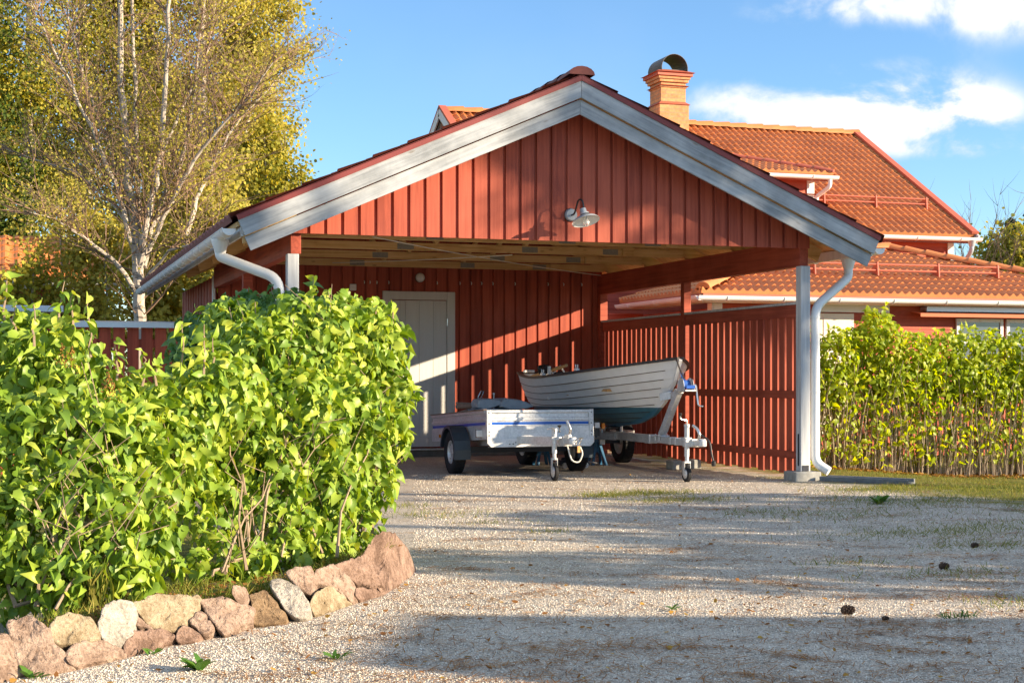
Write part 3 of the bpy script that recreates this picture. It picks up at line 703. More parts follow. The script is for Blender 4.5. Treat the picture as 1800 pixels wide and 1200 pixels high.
# clothes lines strung under the trusses
def cord(name, lab, A_, B_, sag):
    A_, B_ = Vector(A_), Vector(B_); pts = [A_.lerp(B_, i/12) - Vector((0,0,sag*4*(i/12)*(1-i/12))) for i in range(13)]
    b = MB(); b.tube(pts, .006, 6)
    return single(name, b, M['rope'], lab, 'clothes line', tuple(A_), smooth=True)
cord('clothes_line', 'pale clothes line running diagonally down from the gable edge to the back corner post', at_y(655,416,14.70), at_y(1056,484,19.95), .03)
cord('clothes_line', 'pale clothes line rising slightly from the left post toward the trusses', at_y(585,462,19.0), at_y(900,448,15.5), .01)
# splash channel by the downpipe
ch = MB(); A_ = Vector((XR+.14, YG-.02, .0)); B_ = Vector((XR+.75, YG-.75, .0)); d_ = (B_-A_).normalized(); sd = Vector((-d_.y, d_.x, 0))
for o_, h_ in ((-.11,.05),(.11,.05)): ch.beam(A_+sd*o_+Vector((0,0,.025)), B_+sd*o_+Vector((0,0,.02)), .04, .06)
ch.beam(A_+Vector((0,0,.006)), B_+Vector((0,0,.006)), .18, .02)
single('drain_channel', ch, M['slab'], 'grey concrete drain channel lying in the grass below the downpipe', 'drain channel', tuple(A_), bevel=.006)
# ------------------------------------------------------------------ wheels (X axis axle) used by both trailers
def wheel(parent, c, r, w, rr, side=-1, name='wheel'):
    c = Vector(c)
    wb = MB(); h = w/2
    wb.lathe([(rr-.004,-h*.7),(rr+.02,-h*.92),(r-.03,-h),(r-.008,-h*.82),(r,-h*.6),(r,h*.6),(r-.008,h*.82),(r-.03,h),(rr+.02,h*.92),(rr-.004,h*.7)], c, (1,0,0), 40)
    wh = child(name, wb, M['rubber'], parent, smooth=True)
    tb = MB()
    for k in range(40):
        t_ = 2*PI*k/40
        for j in (-1, 0, 1):
            x = c.x + j*w*.3; a0 = t_+j*.04; q = []
            for rr_ in (r-.002, r+.0035):
                for da, dx in ((-.055,-w*.11),(.055,-w*.11),(.055,w*.11),(-.055,w*.11)):
                    q.append((x+dx, c.y+math.cos(a0+da)*rr_, c.z+math.sin(a0+da)*rr_))
            tb.hexa(q)
    child('tread', tb, M['rubber'], wh)
    rb = MB()
    for s_ in (-1, 1):
        rb.lathe([(rr+.004, .72*h),(rr-.006,.74*h),(rr-.02,.5*h),(rr*.82,.34*h),(rr*.72,.44*h),(rr*.45,.52*h),(rr*.28,.46*h),(rr*.26,.62*h),(.001,.66*h)], c, (s_,0,0), 28)
    for k in range(8):
        t_ = 2*PI*k/8; rb.lathe([(.012,0),(.012,.004),(.001,.005)], c+Vector((side*h*.36, math.cos(t_)*rr*.83, math.sin(t_)*rr*.83)), (side,0,0), 8, 1)
    for k in range(4):
        t_ = 2*PI*k/4+.4; rb.lathe([(.009,0),(.009,.012),(.001,.013)], c+Vector((side*h*.5, math.cos(t_)*rr*.36, math.sin(t_)*rr*.36)), (side,0,0), 6)
    child('rim', rb, [M['galv'], M['black']], wh, smooth=True)
    return wh
def jockey(parent, x, y, ztop, zw, r, crank=True, w=.045):
    """clamped jockey wheel: outer tube, inner tube, fork and wheel"""
    b = MB(); b.tube([(x,y,zw+r+.10),(x,y,ztop)], .027, 14); b.tube([(x,y,zw+r+.03),(x,y,zw+r+.10)], .021, 12); b.tube([(x,y,ztop),(x,y,ztop+.03)], .031, 14)
    b.box(x-.042, x+.042, y-.036, y+.06, .44, .47)
    st = child('jockey_stand', b, M['galv'], parent, smooth=True)
    if crank:
        b = MB(); b.tube(bend([(x,y,ztop+.02),(x,y,ztop+.07),(x-.085,y-.02,ztop+.085),(x-.085,y-.02,ztop+.12)], .02), .008, 8); child('crank', b, M['chrome'], st, smooth=True)
        b = MB(); b.lathe([(.012,0),(.017,.012),(.02,.03),(.012,.036),(.001,.037)], (x-.085,y-.02,ztop+.115), n=12); child('crank_knob', b, M['black'], st, smooth=True)
    b = MB()
    for s_ in (-1, 1): b.prism([(x+s_*(w/2+.006), y-.02, zw-.015), (x+s_*(w/2+.006), y+.03, zw-.015), (x+s_*(w/2+.006), y+.028, zw+r+.05), (x+s_*(w/2+.006), y-.02, zw+r+.05)], (s_*.005,0,0))
    b.box(x-w/2-.01, x+w/2+.01, y-.025, y+.03, zw+r+.03, zw+r+.05)
    child('fork', b, M['galv'], st)
    b = MB(); b.lathe([(.03,-w*.3),(r*.6,-w*.4),(r*.85,-w*.5),(r,-w*.3),(r,w*.3),(r*.85,w*.5),(r*.6,w*.4),(.03,w*.3)], (x,y,zw), (1,0,0), 26); jw = child('jockey_wheel', b, M['rubber'], parent, smooth=True)
    b = MB(); b.tube([(x-w*.6,y,zw),(x+w*.6,y,zw)], .012, 10); b.lathe([(r*.62,0),(r*.5,.006),(.014,.01)], (x-w*.42,y,zw), (-1,0,0), 16); b.lathe([(r*.62,0),(r*.5,.006),(.014,.01)], (x+w*.42,y,zw), (1,0,0), 16)
    child('hub', b, M['galv'], jw, smooth=True)

# ------------------------------------------------------------------ box trailer
BX0, BX1, BYF, BYR = 4.905, 6.165, 15.75, 18.05
AXY = 16.62
bt = thing('box_trailer', 'low galvanised box trailer with a blue stripe parked before the door', 'trailer', (5.53, AXY, 0))
TILT = math.radians(2.9)
def tl(p):     # nose-up tilt about the axle
    y, z = p.y-AXY, p.z-.30
    return Vector((p.x, AXY + y*math.cos(TILT)+z*math.sin(TILT), .30 - y*math.sin(TILT)+z*math.cos(TILT)))
zb, zt = .375, .70
def panel_x(x0, x1, y, yo):   # folded sheet panel spanning X, face at y, ribbed
    mb = MB(); s_ = yo
    mb.box(x0, x1, y, y+.02, zb, zt-.05, 0)
    mb.box(x0, x1, y+s_*.016, y+.02+s_*.016, zt-.05, zt-.045, 0)
    return mb
fp = MB()
prof = [(0,zb),(0,.52),(.012,.528),(.012,.578),(.0,.584),(.0,.612),(.014,.618),(.014,.664),(-.008,.670),(-.008,.70),(.03,.70),(.03,zb)]
pr = [(0,-.055+zb)]+prof[1:]
fp.prism([(BX0+.055, BYF+d, z) for d, z in prof], (BX1-BX0-.11, 0, 0))
fp.xf(tl); fpo = child('front_panel', fp, M['galv'], bt, bevel=.002)
b = MB(); b.box(BX0+.057, BX1-.057, BYF+.009, BYF+.0115, .538, .568); b.xf(tl); child('blue_stripe', b, M['blue'], fpo)
for x0, x1 in ((BX0, BX0+.054), (BX1-.054, BX1)):
    b = MB(); b.box(x0, x1, BYF-.006, BYF+.05, zb, zt+.002); b.xf(tl); cpo = child('corner_post', b, M['galv'], bt, bevel=.003)
    for z in (.42,.46,.55,.67):
        b = MB(); b.lathe([(.007,0),(.006,.004),(.001,.006)], ((x0+x1)/2, BYF-.006, z), (0,-1,0), 8); b.xf(tl); child('rivet', b, M['black'], cpo)
b = MB(); b.prism([(BX0+.0,BYF-.012,zb+.012),(BX0+.0,BYF-.012,zb-.04),(BX0+.045,BYF-.012,zb-.085),(BX1-.045,BYF-.012,zb-.085),(BX1,BYF-.012,zb-.04),(BX1,BYF-.012,zb+.012)], (0,.006,0))
b.prism([(BX0+.045,BYF-.006,zb-.085),(BX0+.045,BYF-.006,zb-.08),(BX1-.045,BYF-.006,zb-.08),(BX1-.045,BYF-.006,zb-.085)], (0,.12,0))
b.xf(tl); ap = child('front_apron', b, M['galv'], bt, bevel=.0015)
b = MB()
for x in (BX0+.26,BX0+.3,BX0+.33,BX0+.52,BX0+.74,BX0+.77,BX0+1.05): b.lathe([(.008,0),(.006,.002),(.001,.002)], (x, BYF-.0125, zb-.035+.02*math.sin(x*30)), (0,-1,0), 8)
b.xf(tl); child('bolt', b, M['black'], ap)
for side, x in ((-1, BX0), (1, BX1)):
    sp = MB(); sp.prism([(x - side*d, BYF+.052, z) for d, z in prof], (0, BYR-BYF-.054, 0)); sp.xf(tl)
    so2 = child('side_panel', sp, M['galv'], bt, bevel=.002)
    b = MB(); b.box(x-.0115 if side > 0 else x+.009, x-.009 if side > 0 else x+.0115, BYF+.055, BYR-.01, .538, .568); b.xf(tl); child('blue_stripe', b, M['blue'], so2)
    b = MB(); b.box(x-.022, x+.022, BYF+.05, BYR, zt+.001, zt+.012); b.xf(tl); child('top_rim', b, M['tooled'], so2)
rp = MB(); rp.prism([(BX0+.03, BYR-d, z) for d, z in prof], (BX1-BX0-.06,0,0)); rp.xf(tl); child('tailgate', rp, M['galv'], bt)
fl = MB(); fl.box(BX0+.032, BX1-.032, BYF+.034, BYR-.034, zb+.0, zb+.018); fl.xf(tl); child('floor', fl, M['tooled'], bt)
# chassis
b = MB()
for x in (BX0+.16, BX1-.16): b.box(x-.03, x+.03, BYF+.12, BYR-.05, zb-.065, zb-.003)
for y in (BYF+.5, BYR-.15): b.box(BX0+.19, BX1-.19, y-.025, y+.025, zb-.06, zb-.006)
b.xf(tl); child('chassis', b, M['galv'], bt)
b = MB(); b.box(BX0+.02, BX1-.02, AXY-.035, AXY+.035, .235, .305); child('axle', b, M['inkblue'], bt)
cx_, cy_ = 5.545, 14.88
b = MB()
for x0 in (BX0+.25, BX1-.25):
    dx = 1 if x0 < cx_ else -1
    b.beam((x0, BYF+.35, .40), (cx_-dx*.03, cy_+.20, .425), .05, .085)
b.box(cx_-.05, cx_+.05, cy_+.05, cy_+.26, .375, .46)
b.prism([(BX0+.255,BYF+.30,.36),(BX0+.20,BYF+.30,.40),(BX0+.20,BYF+.30,.442),(BX0+.29,BYF+.30,.442)], (0,.06,0))
child('drawbar', b, M['galv'], bt, bevel=.003)
b = MB(); b.box(cx_-.035, cx_+.035, cy_-.10, cy_+.06, .40, .46); b.lathe([(.001,.05),(.035,.045),(.046,.02),(.046,-.03),(.036,-.035)], (cx_,cy_-.10,.43), n=16)
b.box(cx_-.02,cx_+.02,cy_-.02,cy_+.10,.46,.5)
cpl = child('coupling', b, M['galv'], bt, bevel=.004)
b = MB(); b.tube(bend([(cx_,cy_+.02,.48),(cx_+.005,cy_-.03,.545),(cx_-.01,cy_-.02,.60),(cx_-.03,cy_-.0,.645)], .03), [.013]*8+[.015]*8 if False else .014, 10); child('coupling_handle', b, M['chrome'], cpl, smooth=True)
b = MB()
for s_ in (-1, 1): b.tube(bend([(cx_+.02*s_+.03,cy_-.16,.40),(cx_+.05+.02*s_,cy_-.19,.46),(cx_+.11+.01*s_,cy_-.1,.47),(cx_+.1,cy_+.02,.44)], .02), .006, 6)
child('lock_bracket', b, M['chrome'], cpl, smooth=True)
b = MB(); b.tube(bend([(cx_+.0,cy_+.06,.375),(cx_+.02,cy_-.02,.22),(cx_+.10,cy_-.03,.20),(cx_+.14,cy_-.04,.30),(cx_+.11,cy_-.03,.37)], .05), .008, 8); child('cable', b, M['rope'], cpl, smooth=True)
b = MB(); b.box(cx_+.075, cx_+.105, cy_-.05, cy_-.03, .31, .38); child('tag', b, M['oar'], cpl)
jockey(bt, 5.435, 15.04, .53, .098, .098, crank=False, w=.04)
b = MB(); b.lathe([(.014,0),(.006,.02),(.006,.05),(.02,.06),(.024,.075),(.001,.08)], (5.47, 14.98, .52), n=12); child('clamp_knob', b, M['black'], bt, smooth=True)
b = MB(); b.tube([(5.43,15.0,.53),(5.40,14.98,.57),(5.33,14.98,.555)], .007, 6); child('jockey_crank', b, M['chrome'], bt)
for side, x in ((-1, BX0-.115), (1, BX1+.115)):
    wheel(bt, (x, AXY, .245), .245, .145, .135, side)
    m_ = MB(); R_ = .30
    pts = []
    for k in range(10):
        t_ = math.radians(-14 + k*(186/9)); rr = R_/max(abs(math.cos(t_))**.7, .78)*.9 if k < 5 else R_
        pts.append((-math.cos(t_)*R_*(1.06 if k < 3 else 1), math.sin(t_)*R_*1.02))
    x0, x1 = x-.095, x+.095; vs = []; n_ = len(pts)
    for xx, dr in ((x0,0),(x1,0),(x0,-.006),(x1,-.006)):
        for py_, pz_ in pts: vs.append((xx, AXY+py_*(1+dr*3), .245+pz_*(1+dr*3)))
    fs = []
    for k in range(n_-1):
        fs += [(k,k+1,n_+k+1,n_+k), (2*n_+k,3*n_+k,3*n_+k+1,2*n_+k+1), (k,2*n_+k,2*n_+k+1,k+1), (n_+k,n_+k+1,3*n_+k+1,3*n_+k)]
    fs += [(0,n_,3*n_,2*n_),(n_-1,3*n_-1,4*n_-1,2*n_-1)]
    m_.add(vs, fs)
    # outer skirt
    xs_ = x0 if side < 0 else x1
    for k in range(n_-1):
        p0, p1 = pts[k], pts[k+1]; q = []
        for xx in (xs_-.003, xs_+.003):
            for (py_, pz_), f_ in ((p0,1),(p1,1),(p1,.90),(p0,.90)): q.append((xx, AXY+py_*f_, .245+pz_*f_))
        m_.hexa(q)
    child('mudguard', m_, M['plastic'], bt)
    b = MB(); xx = BX0-.03 if side < 0 else BX1+.03
    b.box(xx-.036, xx+.036, BYF+.17, BYF+.20, .405, .485); b.xf(tl); ml = child('marker_lamp', b, M['lens'], bt, bevel=.008)
    b = MB(); b.box(xx-.03, xx+.04, BYF+.202, BYF+.23, .40, .49); b.xf(tl); child('lamp_bracket', b, M['black'], ml)
    b = MB(); b.box(BX0-.012 if side < 0 else BX1+.001, BX0-.001 if side < 0 else BX1+.012, BYR-.42, BYR-.36, .42, .46); b.xf(tl); child('side_reflector', b, M['amber'], bt)
# ------------------------------------------------------------------ load on the box trailer
def lump(mb, c, rx, ry, rz, seed, n=26, m=14, amp=.14, flat=-1.0):
    rs = np.random.default_rng(seed); ph = rs.uniform(0, 6.28, 8); vs = []
    for i in range(m+1):
        th = PI*i/m
        for j in range(n):
            f_ = 2*PI*j/n
            d = Vector((math.sin(th)*math.cos(f_), math.sin(th)*math.sin(f_), math.cos(th)))
            k = 1 + amp*(math.sin(3*d.x*2+ph[0])*math.cos(4*d.y+ph[1]) + .6*math.sin(7*d.y+5*d.z+ph[2]) + .45*math.sin(11*d.x-6*d.z+ph[3]) + .3*math.cos(17*d.y+9*d.x+ph[4]))
            z = max(d.z*k, flat)
            vs.append((c[0]+d.x*rx*k, c[1]+d.y*ry*k, c[2]+z*rz))
    fs = [(i*n+j, i*n+(j+1)%n, (i+1)*n+(j+1)%n, (i+1)*n+j) for i in range(m) for j in range(n)]
    mb.add(vs, fs)
b = MB(); b.box(5.0, 6.05, 16.05, 17.9, .40, .55)
for i in range(5): b.box(5.02+i*.2, 5.19+i*.2, 16.0, 17.95, .555, .585)
single('plank_stack', b, M['tooled'], 'flat stack of weathered planks filling the box trailer bed', 'planks', (5.5, 17, .40), bevel=.004)
b = MB()
def fold(y0, y1, pts, th=.012):
    # a stiff folded sheet: profile in (x,z), swept in Y with a sag
    n = len(pts); vs = []
    ys_ = [y0 + (y1-y0)*i/6 for i in range(7)]
    for i, yy in enumerate(ys_):
        for x_, z_ in pts: vs.append((x_ + .012*math.sin(i*1.7+z_*40), yy, z_ + .008*math.sin(i*2.1+x_*25)))
    fs = [(i*n+j, i*n+j+1, (i+1)*n+j+1, (i+1)*n+j) for i in range(6) for j in range(n-1)]
    vs2 = [(x_, y_+.0, z_-th) for x_, y_, z_ in vs]; k = len(vs)
    fs += [tuple(k+q for q in reversed(f)) for f in fs[:]]
    for j in range(n-1): fs += [(j, k+j, k+j+1, j+1), (6*n+j, 6*n+j+1, k+6*n+j+1, k+6*n+j)]
    for i in range(6): fs += [(i*n, (i+1)*n, k+(i+1)*n, k+i*n), (i*n+n-1, k+i*n+n-1, k+(i+1)*n+n-1, (i+1)*n+n-1)]
    b.add(vs+vs2, fs)
def wedge(poly, y0, y1, dx=0.0, dz=0.0):
    # a stuffed folded pad: outline in (x, z), eased at both ends along Y
    n = len(poly); cx__ = sum(p[0] for p in poly)/n; cz__ = sum(p[1] for p in poly)/n; vs = []
    st = [(0,.86),(.06,.98),(.3,1.0),(.6,1.01),(.9,.97),(1.0,.84)]
    for u_, k_ in st:
        for i, (x_, z_) in enumerate(poly): vs.append((cx__+(x_-cx__)*k_+dx*u_+.006*math.sin(i*2.1+u_*9), y0+(y1-y0)*u_, cz__+(z_-cz__)*k_+dz*u_+.005*math.sin(i*1.3+u_*7)))
    m_ = len(st); b.add(vs, [(i*n+j, i*n+(j+1)%n, (i+1)*n+(j+1)%n, (i+1)*n+j) for i in range(m_-1) for j in range(n)] + [tuple(range(n-1,-1,-1)), tuple((m_-1)*n+j for j in range(n))])
wedge([(4.955,.755),(4.95,.80),(4.975,.85),(5.02,.865),(5.12,.860),(5.20,.850),(5.245,.83),(5.235,.79),(5.16,.765),(5.05,.745)], 16.25, 16.62, .02)
wedge([(5.205,.765),(5.225,.82),(5.27,.862),(5.36,.862),(5.45,.850),(5.53,.825),(5.60,.785),(5.615,.765),(5.55,.748),(5.42,.735),(5.30,.735)], 16.22, 16.60, -.02)
wedge([(4.98,.735),(4.99,.752),(5.2,.745),(5.5,.735),(5.56,.722),(5.5,.712),(5.2,.715)], 16.22, 16.75)
wedge([(4.97,.60),(4.98,.73),(5.5,.70),(5.55,.60)], 16.3, 16.8)
tp = single('folded_tarpaulin', b, M['tarp'], 'stiff folded grey tarpaulin lying on the left side of the box trailer', 'tarpaulin', (5.2, 16.6, .6), bevel=.006)
b = MB(); b.tube([(4.93,17.0,.76),(4.99,16.7,.775),(5.06,16.5,.78)], [.03,.035,.038], 10); b.tube([(4.90,16.95,.80),(5.0,16.75,.80)], .013, 8); b.tube([(4.93,16.9,.69),(5.02,16.7,.74)], .016, 8)
single('rolled_sheet', b, M['tooled'], 'thin brown roll sticking out of the left end of the grey tarpaulin', 'roll', (5.0, 16.75, .7), smooth=True)
c0 = at_y(840, 706, 17.0); c1 = at_y(848, 687, 17.0)
b = MB(); c0v, c1v = c0+Vector((0,0,-.25)), c1; b.tube([c0v, c0.lerp(c1,.3)], .012, 8)
for s_ in (-1, 1): b.tube([c0.lerp(c1,.25)+Vector((s_*.003,0,0)), c0.lerp(c1,.45)+Vector((s_*.021,0,0)), c1+Vector((s_*.018,0,0))], .007, 6)
b.tube([c1+Vector((-.02,0,0)), c1+Vector((.02,0,0))], .009, 8)
single('spade', b, M['chrome'], 'bright metal spade with an open D-shaped grip rising behind the tarpaulin', 'spade', tuple(c0v), smooth=True)
c0 = at_y(868, 720, 16.9); c1 = at_y(868, 692, 16.9)
b = MB(); b.tube([c0+Vector((0,0,-.2)), c1], .008, 8); b.lathe([(.001,.012),(.014,.01),(.014,-.004),(.001,-.006)], c1, n=10)
single('thin_rod', b, M['galv'], 'thin upright steel rod with a small head in the box trailer', 'rod', tuple(c0), smooth=True)
c0 = at_y(892, 722, 16.9); c1 = at_y(882, 714, 16.9)
b = MB(); b.tube([c0+Vector((.12,0,-.11)), c1], .014, 10)
single('tool_handle', b, M['galv'], 'short slanting grey tool handle poking above the trailer front panel', 'tool handle', tuple(c0), smooth=True)

# ------------------------------------------------------------------ boat trailer
tr = thing('boat_trailer', 'galvanised boat trailer with a winch post carrying the white rowing boat', 'boat trailer', (6.8, 18.05, 0))
BXC = 6.80
b = MB(); b.box(BXC-.045, BXC+.045, 15.6, 18.9, .365, .455); b.box(BXC-.036, BXC+.036, 14.50, 15.62, .375, .447); b.box(BXC-.05, BXC+.05, 15.55, 15.68, .36, .46); b.box(BXC-.041, BXC+.041, 15.0, 15.06, .37, .452); b.box(BXC-.041, BXC+.041, 14.86, 14.89, .37, .452)
child('drawbar', b, M['galv'], tr, bevel=.004)
b = MB()
for s_ in (-1, 1):
    b.beam((BXC+s_*.05, 16.55, .40), (BXC+s_*.50, 17.35, .40), .05, .08); b.beam((BXC+s_*.50, 17.33, .40), (BXC+s_*.50, 18.9, .40), .05, .08)
for y in (17.5, 18.7): b.box(BXC-.47, BXC+.47, y-.025, y+.025, .37, .43)
child('side_frame', b, M['galv'], tr)
b = MB(); b.box(BXC-.62, BXC+.62, 18.02, 18.08, .25, .31); child('axle', b, M['inkblue'], tr)
b = MB()
for s_ in (-1, 1):
    b.box(BXC+s_*.32-.04, BXC+s_*.32+.04, 17.2, 18.75, .60, .64)
    for y in (17.3, 18.65): b.box(BXC+s_*.32-.02, BXC+s_*.32+.02, y-.03, y+.03, .43, .60)
child('bunk', b, M['galv'], tr)
b = MB(); b.lathe([(.03,-.06),(.022,-.02),(.022,.02),(.03,.06)], (BXC, 16.75, .50), (1,0,0), 14); b.box(BXC-.075, BXC-.06, 16.70, 16.80, .455, .52); b.box(BXC+.06, BXC+.075, 16.70, 16.80, .455, .52); child('keel_roller', b, M['black'], tr)
for s_ in (-1, 1): wheel(tr, (BXC+s_*.66, 18.05, .27), .27, .15, .16, s_)
wp0, wp1 = Vector((BXC, 15.32, .447)), Vector((BXC, 14.86, .955))
b = MB(); b.beam(wp0, wp1, .06, .085, (0,1,0)); b.box(BXC-.055, BXC+.055, 15.22, 15.42, .449, .462)
for s_ in (-1, 1): b.tube([(BXC+s_*.05,15.27,.40),(BXC+s_*.05,15.27,.475)], .008, 6); b.tube([(BXC+s_*.05,15.37,.40),(BXC+s_*.05,15.37,.475)], .008, 6)
wpo = child('winch_post', b, M['galv'], tr, bevel=.004)
b = MB(); b.beam((BXC, 14.80, .955), (BXC, 15.06, .905), .055, .05)
for s_ in (-1, 1): b.beam((BXC+s_*.02, 15.02, .91), (BXC+s_*.085, 15.16, .885), .018, .085)
child('bow_stop', b, M['galv'], wpo, bevel=.003)
b = MB(); b.box(BXC-.06, BXC+.06, 14.56, 14.86, .955, .972)
for s_ in (-1, 1): b.prism([(BXC+s_*.055,14.58,.972),(BXC+s_*.055,14.78,.972),(BXC+s_*.055,14.76,1.06),(BXC+s_*.055,14.70,1.10),(BXC+s_*.055,14.62,1.08)], (s_*.004,0,0))
wn = child('winch', b, M['galv'], tr, bevel=.002)
b = MB(); b.lathe([(.03,-.05),(.065,-.048),(.065,-.044),(.03,-.04)], (BXC,14.69,1.03), (1,0,0), 18); b.lathe([(.03,.05),(.065,.048),(.065,.044),(.03,.04)], (BXC,14.69,1.03), (1,0,0), 18); child('drum', b, M['galv'], wn, smooth=True)
b = MB(); b.lathe([(.03,-.036),(.046,-.034),(.048,0),(.046,.034),(.03,.036)], (BXC,14.69,1.03), (1,0,0), 20); b.beam((BXC,14.725,1.07), (BXC,14.79,1.15), .03, .004, (0,1,0)); child('strap', b, M['strap'], wn)
b = MB(); b.box(BXC-.05, BXC+.05, 14.55, 14.57, .985, 1.02); child('winch_label', b, M['blue'], wn)
b = MB(); b.tube(bend([(BXC+.05,14.66,1.02),(BXC+.10,14.64,1.03),(BXC+.10,14.58,.80),(BXC+.15,14.56,.795)], .03), .009, 8); child('crank_handle', b, M['chrome'], wn, smooth=True)
b = MB(); b.box(BXC-.034, BXC+.034, 14.28, 14.52, .385, .44); b.lathe([(.001,.05),(.034,.045),(.045,.02),(.045,-.03),(.034,-.035)], (BXC,14.27,.415), n=16); b.box(BXC-.05,BXC+.05,14.42,14.46,.37,.455)
cpl = child('coupling', b, M['galv'], tr, bevel=.004)
b = MB(); b.tube(bend([(BXC,14.36,.44),(BXC,14.33,.50),(BXC-.01,14.36,.56),(BXC-.05,14.40,.60)], .04), .016, 10); child('coupling_handle', b, M['chrome'], cpl, smooth=True)
b = MB(); b.tube(bend([(BXC+.02,14.34,.50),(BXC+.09,14.28,.44),(BXC+.10,14.25,.28),(BXC+.12,14.25,.22)], .05), .010, 8); child('breakaway_cable', b, M['black'], cpl, smooth=True)
b = MB(); b.lathe([(.02,0),(.024,.02),(.024,.05),(.012,.06)], (BXC+.12,14.25,.175), n=12); child('plug', b, M['black'], cpl, smooth=True)
jockey(tr, BXC-.085, 14.47, .58, .085, .085, w=.05)
b = MB(); b.box(BXC-.12, BXC-.045, 14.44, 14.50, .37, .46); child('jockey_clamp', b, M['galv'], tr, bevel=.004)
b = MB(); lp = at_t(1049, 747, 17.2); b.box(lp.x-.032, lp.x+.032, lp.y-.02, lp.y+.01, lp.z-.032, lp.z+.032); ml = child('marker_lamp', b, M['lens'], tr, bevel=.008)
b = MB(); b.box(lp.x-.05, lp.x+.04, lp.y+.012, lp.y+.04, .43, lp.z+.04); b.beam((lp.x,lp.y+.03,.42),(BXC-.44,lp.y+.2,.40),.03,.03); child('lamp_bracket', b, M['black'], ml)
b = MB(); l2 = at_t(1060, 748, 17.2); b.box(l2.x-.015, l2.x+.015, l2.y-.02, l2.y+.02, l2.z-.035, l2.z+.03); child('side_reflector', b, M['amber'], tr)
for x_, y_ in ((6.52, 16.9),(6.66,16.75)):
    b = MB(); b.tube([(x_,y_,.44),(x_,y_,.52)], .012, 8); b.tube([(x_-.05,y_,.50),(x_+.05,y_,.50)], .01, 8); b.box(x_-.03,x_+.03,y_-.02,y_+.02,.30,.44); child('bunk_clamp', b, M['galv'], tr)

# ------------------------------------------------------------------ clinker rowing boat
bo = thing('rowing_boat', 'white clinker rowing boat with a blue bottom on the boat trailer', 'boat', (BXC, 16.8, .6))
YT = 18.62; NS, NV = 40, 9
stem_pts = [(0, 16.55, .545), (.14, 15.9, .60), (.3, 15.5, .70), (.5, 15.2, .86), (.75, 14.97, 1.08), (1, 14.82, 1.305)]
def stem(v):
    for (v0,y0,z0),(v1,y1,z1) in zip(stem_pts, stem_pts[1:]):
        if v <= v1: k = (v-v0)/(v1-v0); return y0+(y1-y0)*k, z0+(z1-z0)*k
    return stem_pts[-1][1:]
def hull(s, v):
    ys, zs = stem(v); y = YT + (ys-YT)*s
    half = .72*(1-((s-.40)/.60)**2.3) if s > .40 else .72-.15*((.40-s)/.40)**1.8
    half = max(half, 0)
    p = .50 + .55*s**1.5
    x = half * v**p * (1-.0*s)
    keel = .60 - .05*min(s/.5,1); sheer = 1.085 + .075*max(0,(.3-s)/.3)**2
    zl = keel + (sheer-keel)*v**(1.75-.35*s)
    wgt = s**2.2
    z = zl*(1-wgt) + zs*wgt
    return Vector((max(x,.016), y, z))
mb = MB()
for side in (-1, 1):
    for i in range(NV):
        v0, v1 = i/NV, (i+1)/NV
        rows = []
        for k in range(NS+1):
            s = k/NS; a_ = hull(s, v0); b_ = hull(s, v1); m_ = hull(s, (v0+v1)/2)
            lap = (.014 if i > 0 else 0)*(1-.5*s**4)
            e = b_-a_; nrm = Vector((e.z, 0, -e.x)); nrm = nrm.normalized() if nrm.length > 1e-6 else Vector((1,0,0))
            inn = a_ + nrm*.0; outr = a_ + nrm*lap - e.normalized()*.012*(1 if i else 0)
            rows.append([Vector((side*q.x, q.y, q.z)) for q in (inn, outr, m_+nrm*lap*.5, b_)])
        vs = [q+Vector((BXC,0,0)) for r in rows for q in r]
        fs = []
        for k in range(NS):
            for j in range(3):
                f = (k*4+j, k*4+j+1, (k+1)*4+j+1, (k+1)*4+j); f = f if side > 0 else f[::-1]
                if i == 0 and j == 0: continue
                fs.append(f)
        mb.add(vs, fs, 0)
# transom
tp_ = [hull(0, i/12) for i in range(13)]
poly = [(BXC+q.x, YT, q.z) for q in tp_] + [(BXC-q.x, YT, q.z) for q in reversed(tp_)]
mb.prism(poly, (0, .03, 0), 0)
child('hull', mb, M['hull'], bo, smooth=True)
# black seams in the laps
sm_ = MB()
for side in (-1, 1):
    for i in range(1, NV):
        pts = []
        for k in range(NS+1):
            s = k/NS*.965; a_ = hull(s, i/NV); b_ = hull(s, (i+1)/NV); e = (b_-a_); nrm = Vector((e.z,0,-e.x)).normalized() if e.length > 1e-5 else Vector((1,0,0))
            q = a_ + nrm*.011*(1-.5*s**4) - e.normalized()*.014
            pts.append((BXC+side*q.x, q.y, q.z))
        sm_.tube(pts, .0052, 5)
child('lap_seams', sm_, M['gun'], bo)
st_ = MB(); pts = [Vector((BXC, y, z)) for _, y, z in stem_pts]
fine_ = []
for k in range(25):
    y, z = stem(k/24); fine_.append(Vector((BXC, y, z)))
fine_ = [Vector((BXC, YT, .60))] + [Vector((BXC, 17.5, .548))] + fine_
for p0, p1 in zip(fine_, fine_[1:]): st_.beam(p0+Vector((0,-.004,-.01)), p1+Vector((0,-.004,-.01)), .038, .03, (0,-.7,.7))
child('keel', st_, M['hull'], bo)
gw = MB()
for side in (-1, 1):
    pts = []
    for k in range(NS+1):
        q = hull(k/NS, 1.0); pts.append((BXC+side*(q.x+.004), q.y, q.z+.004))
    for p0, p1 in zip(pts, pts[1:]): gw.beam(p0, p1, .042, .028)
q = hull(0,1); gw.beam((BXC-q.x, YT+.015, q.z+.004), (BXC+q.x, YT+.015, q.z+.004), .05, .03)
child('gunwale', gw, M['gun'], bo)
inn = MB()
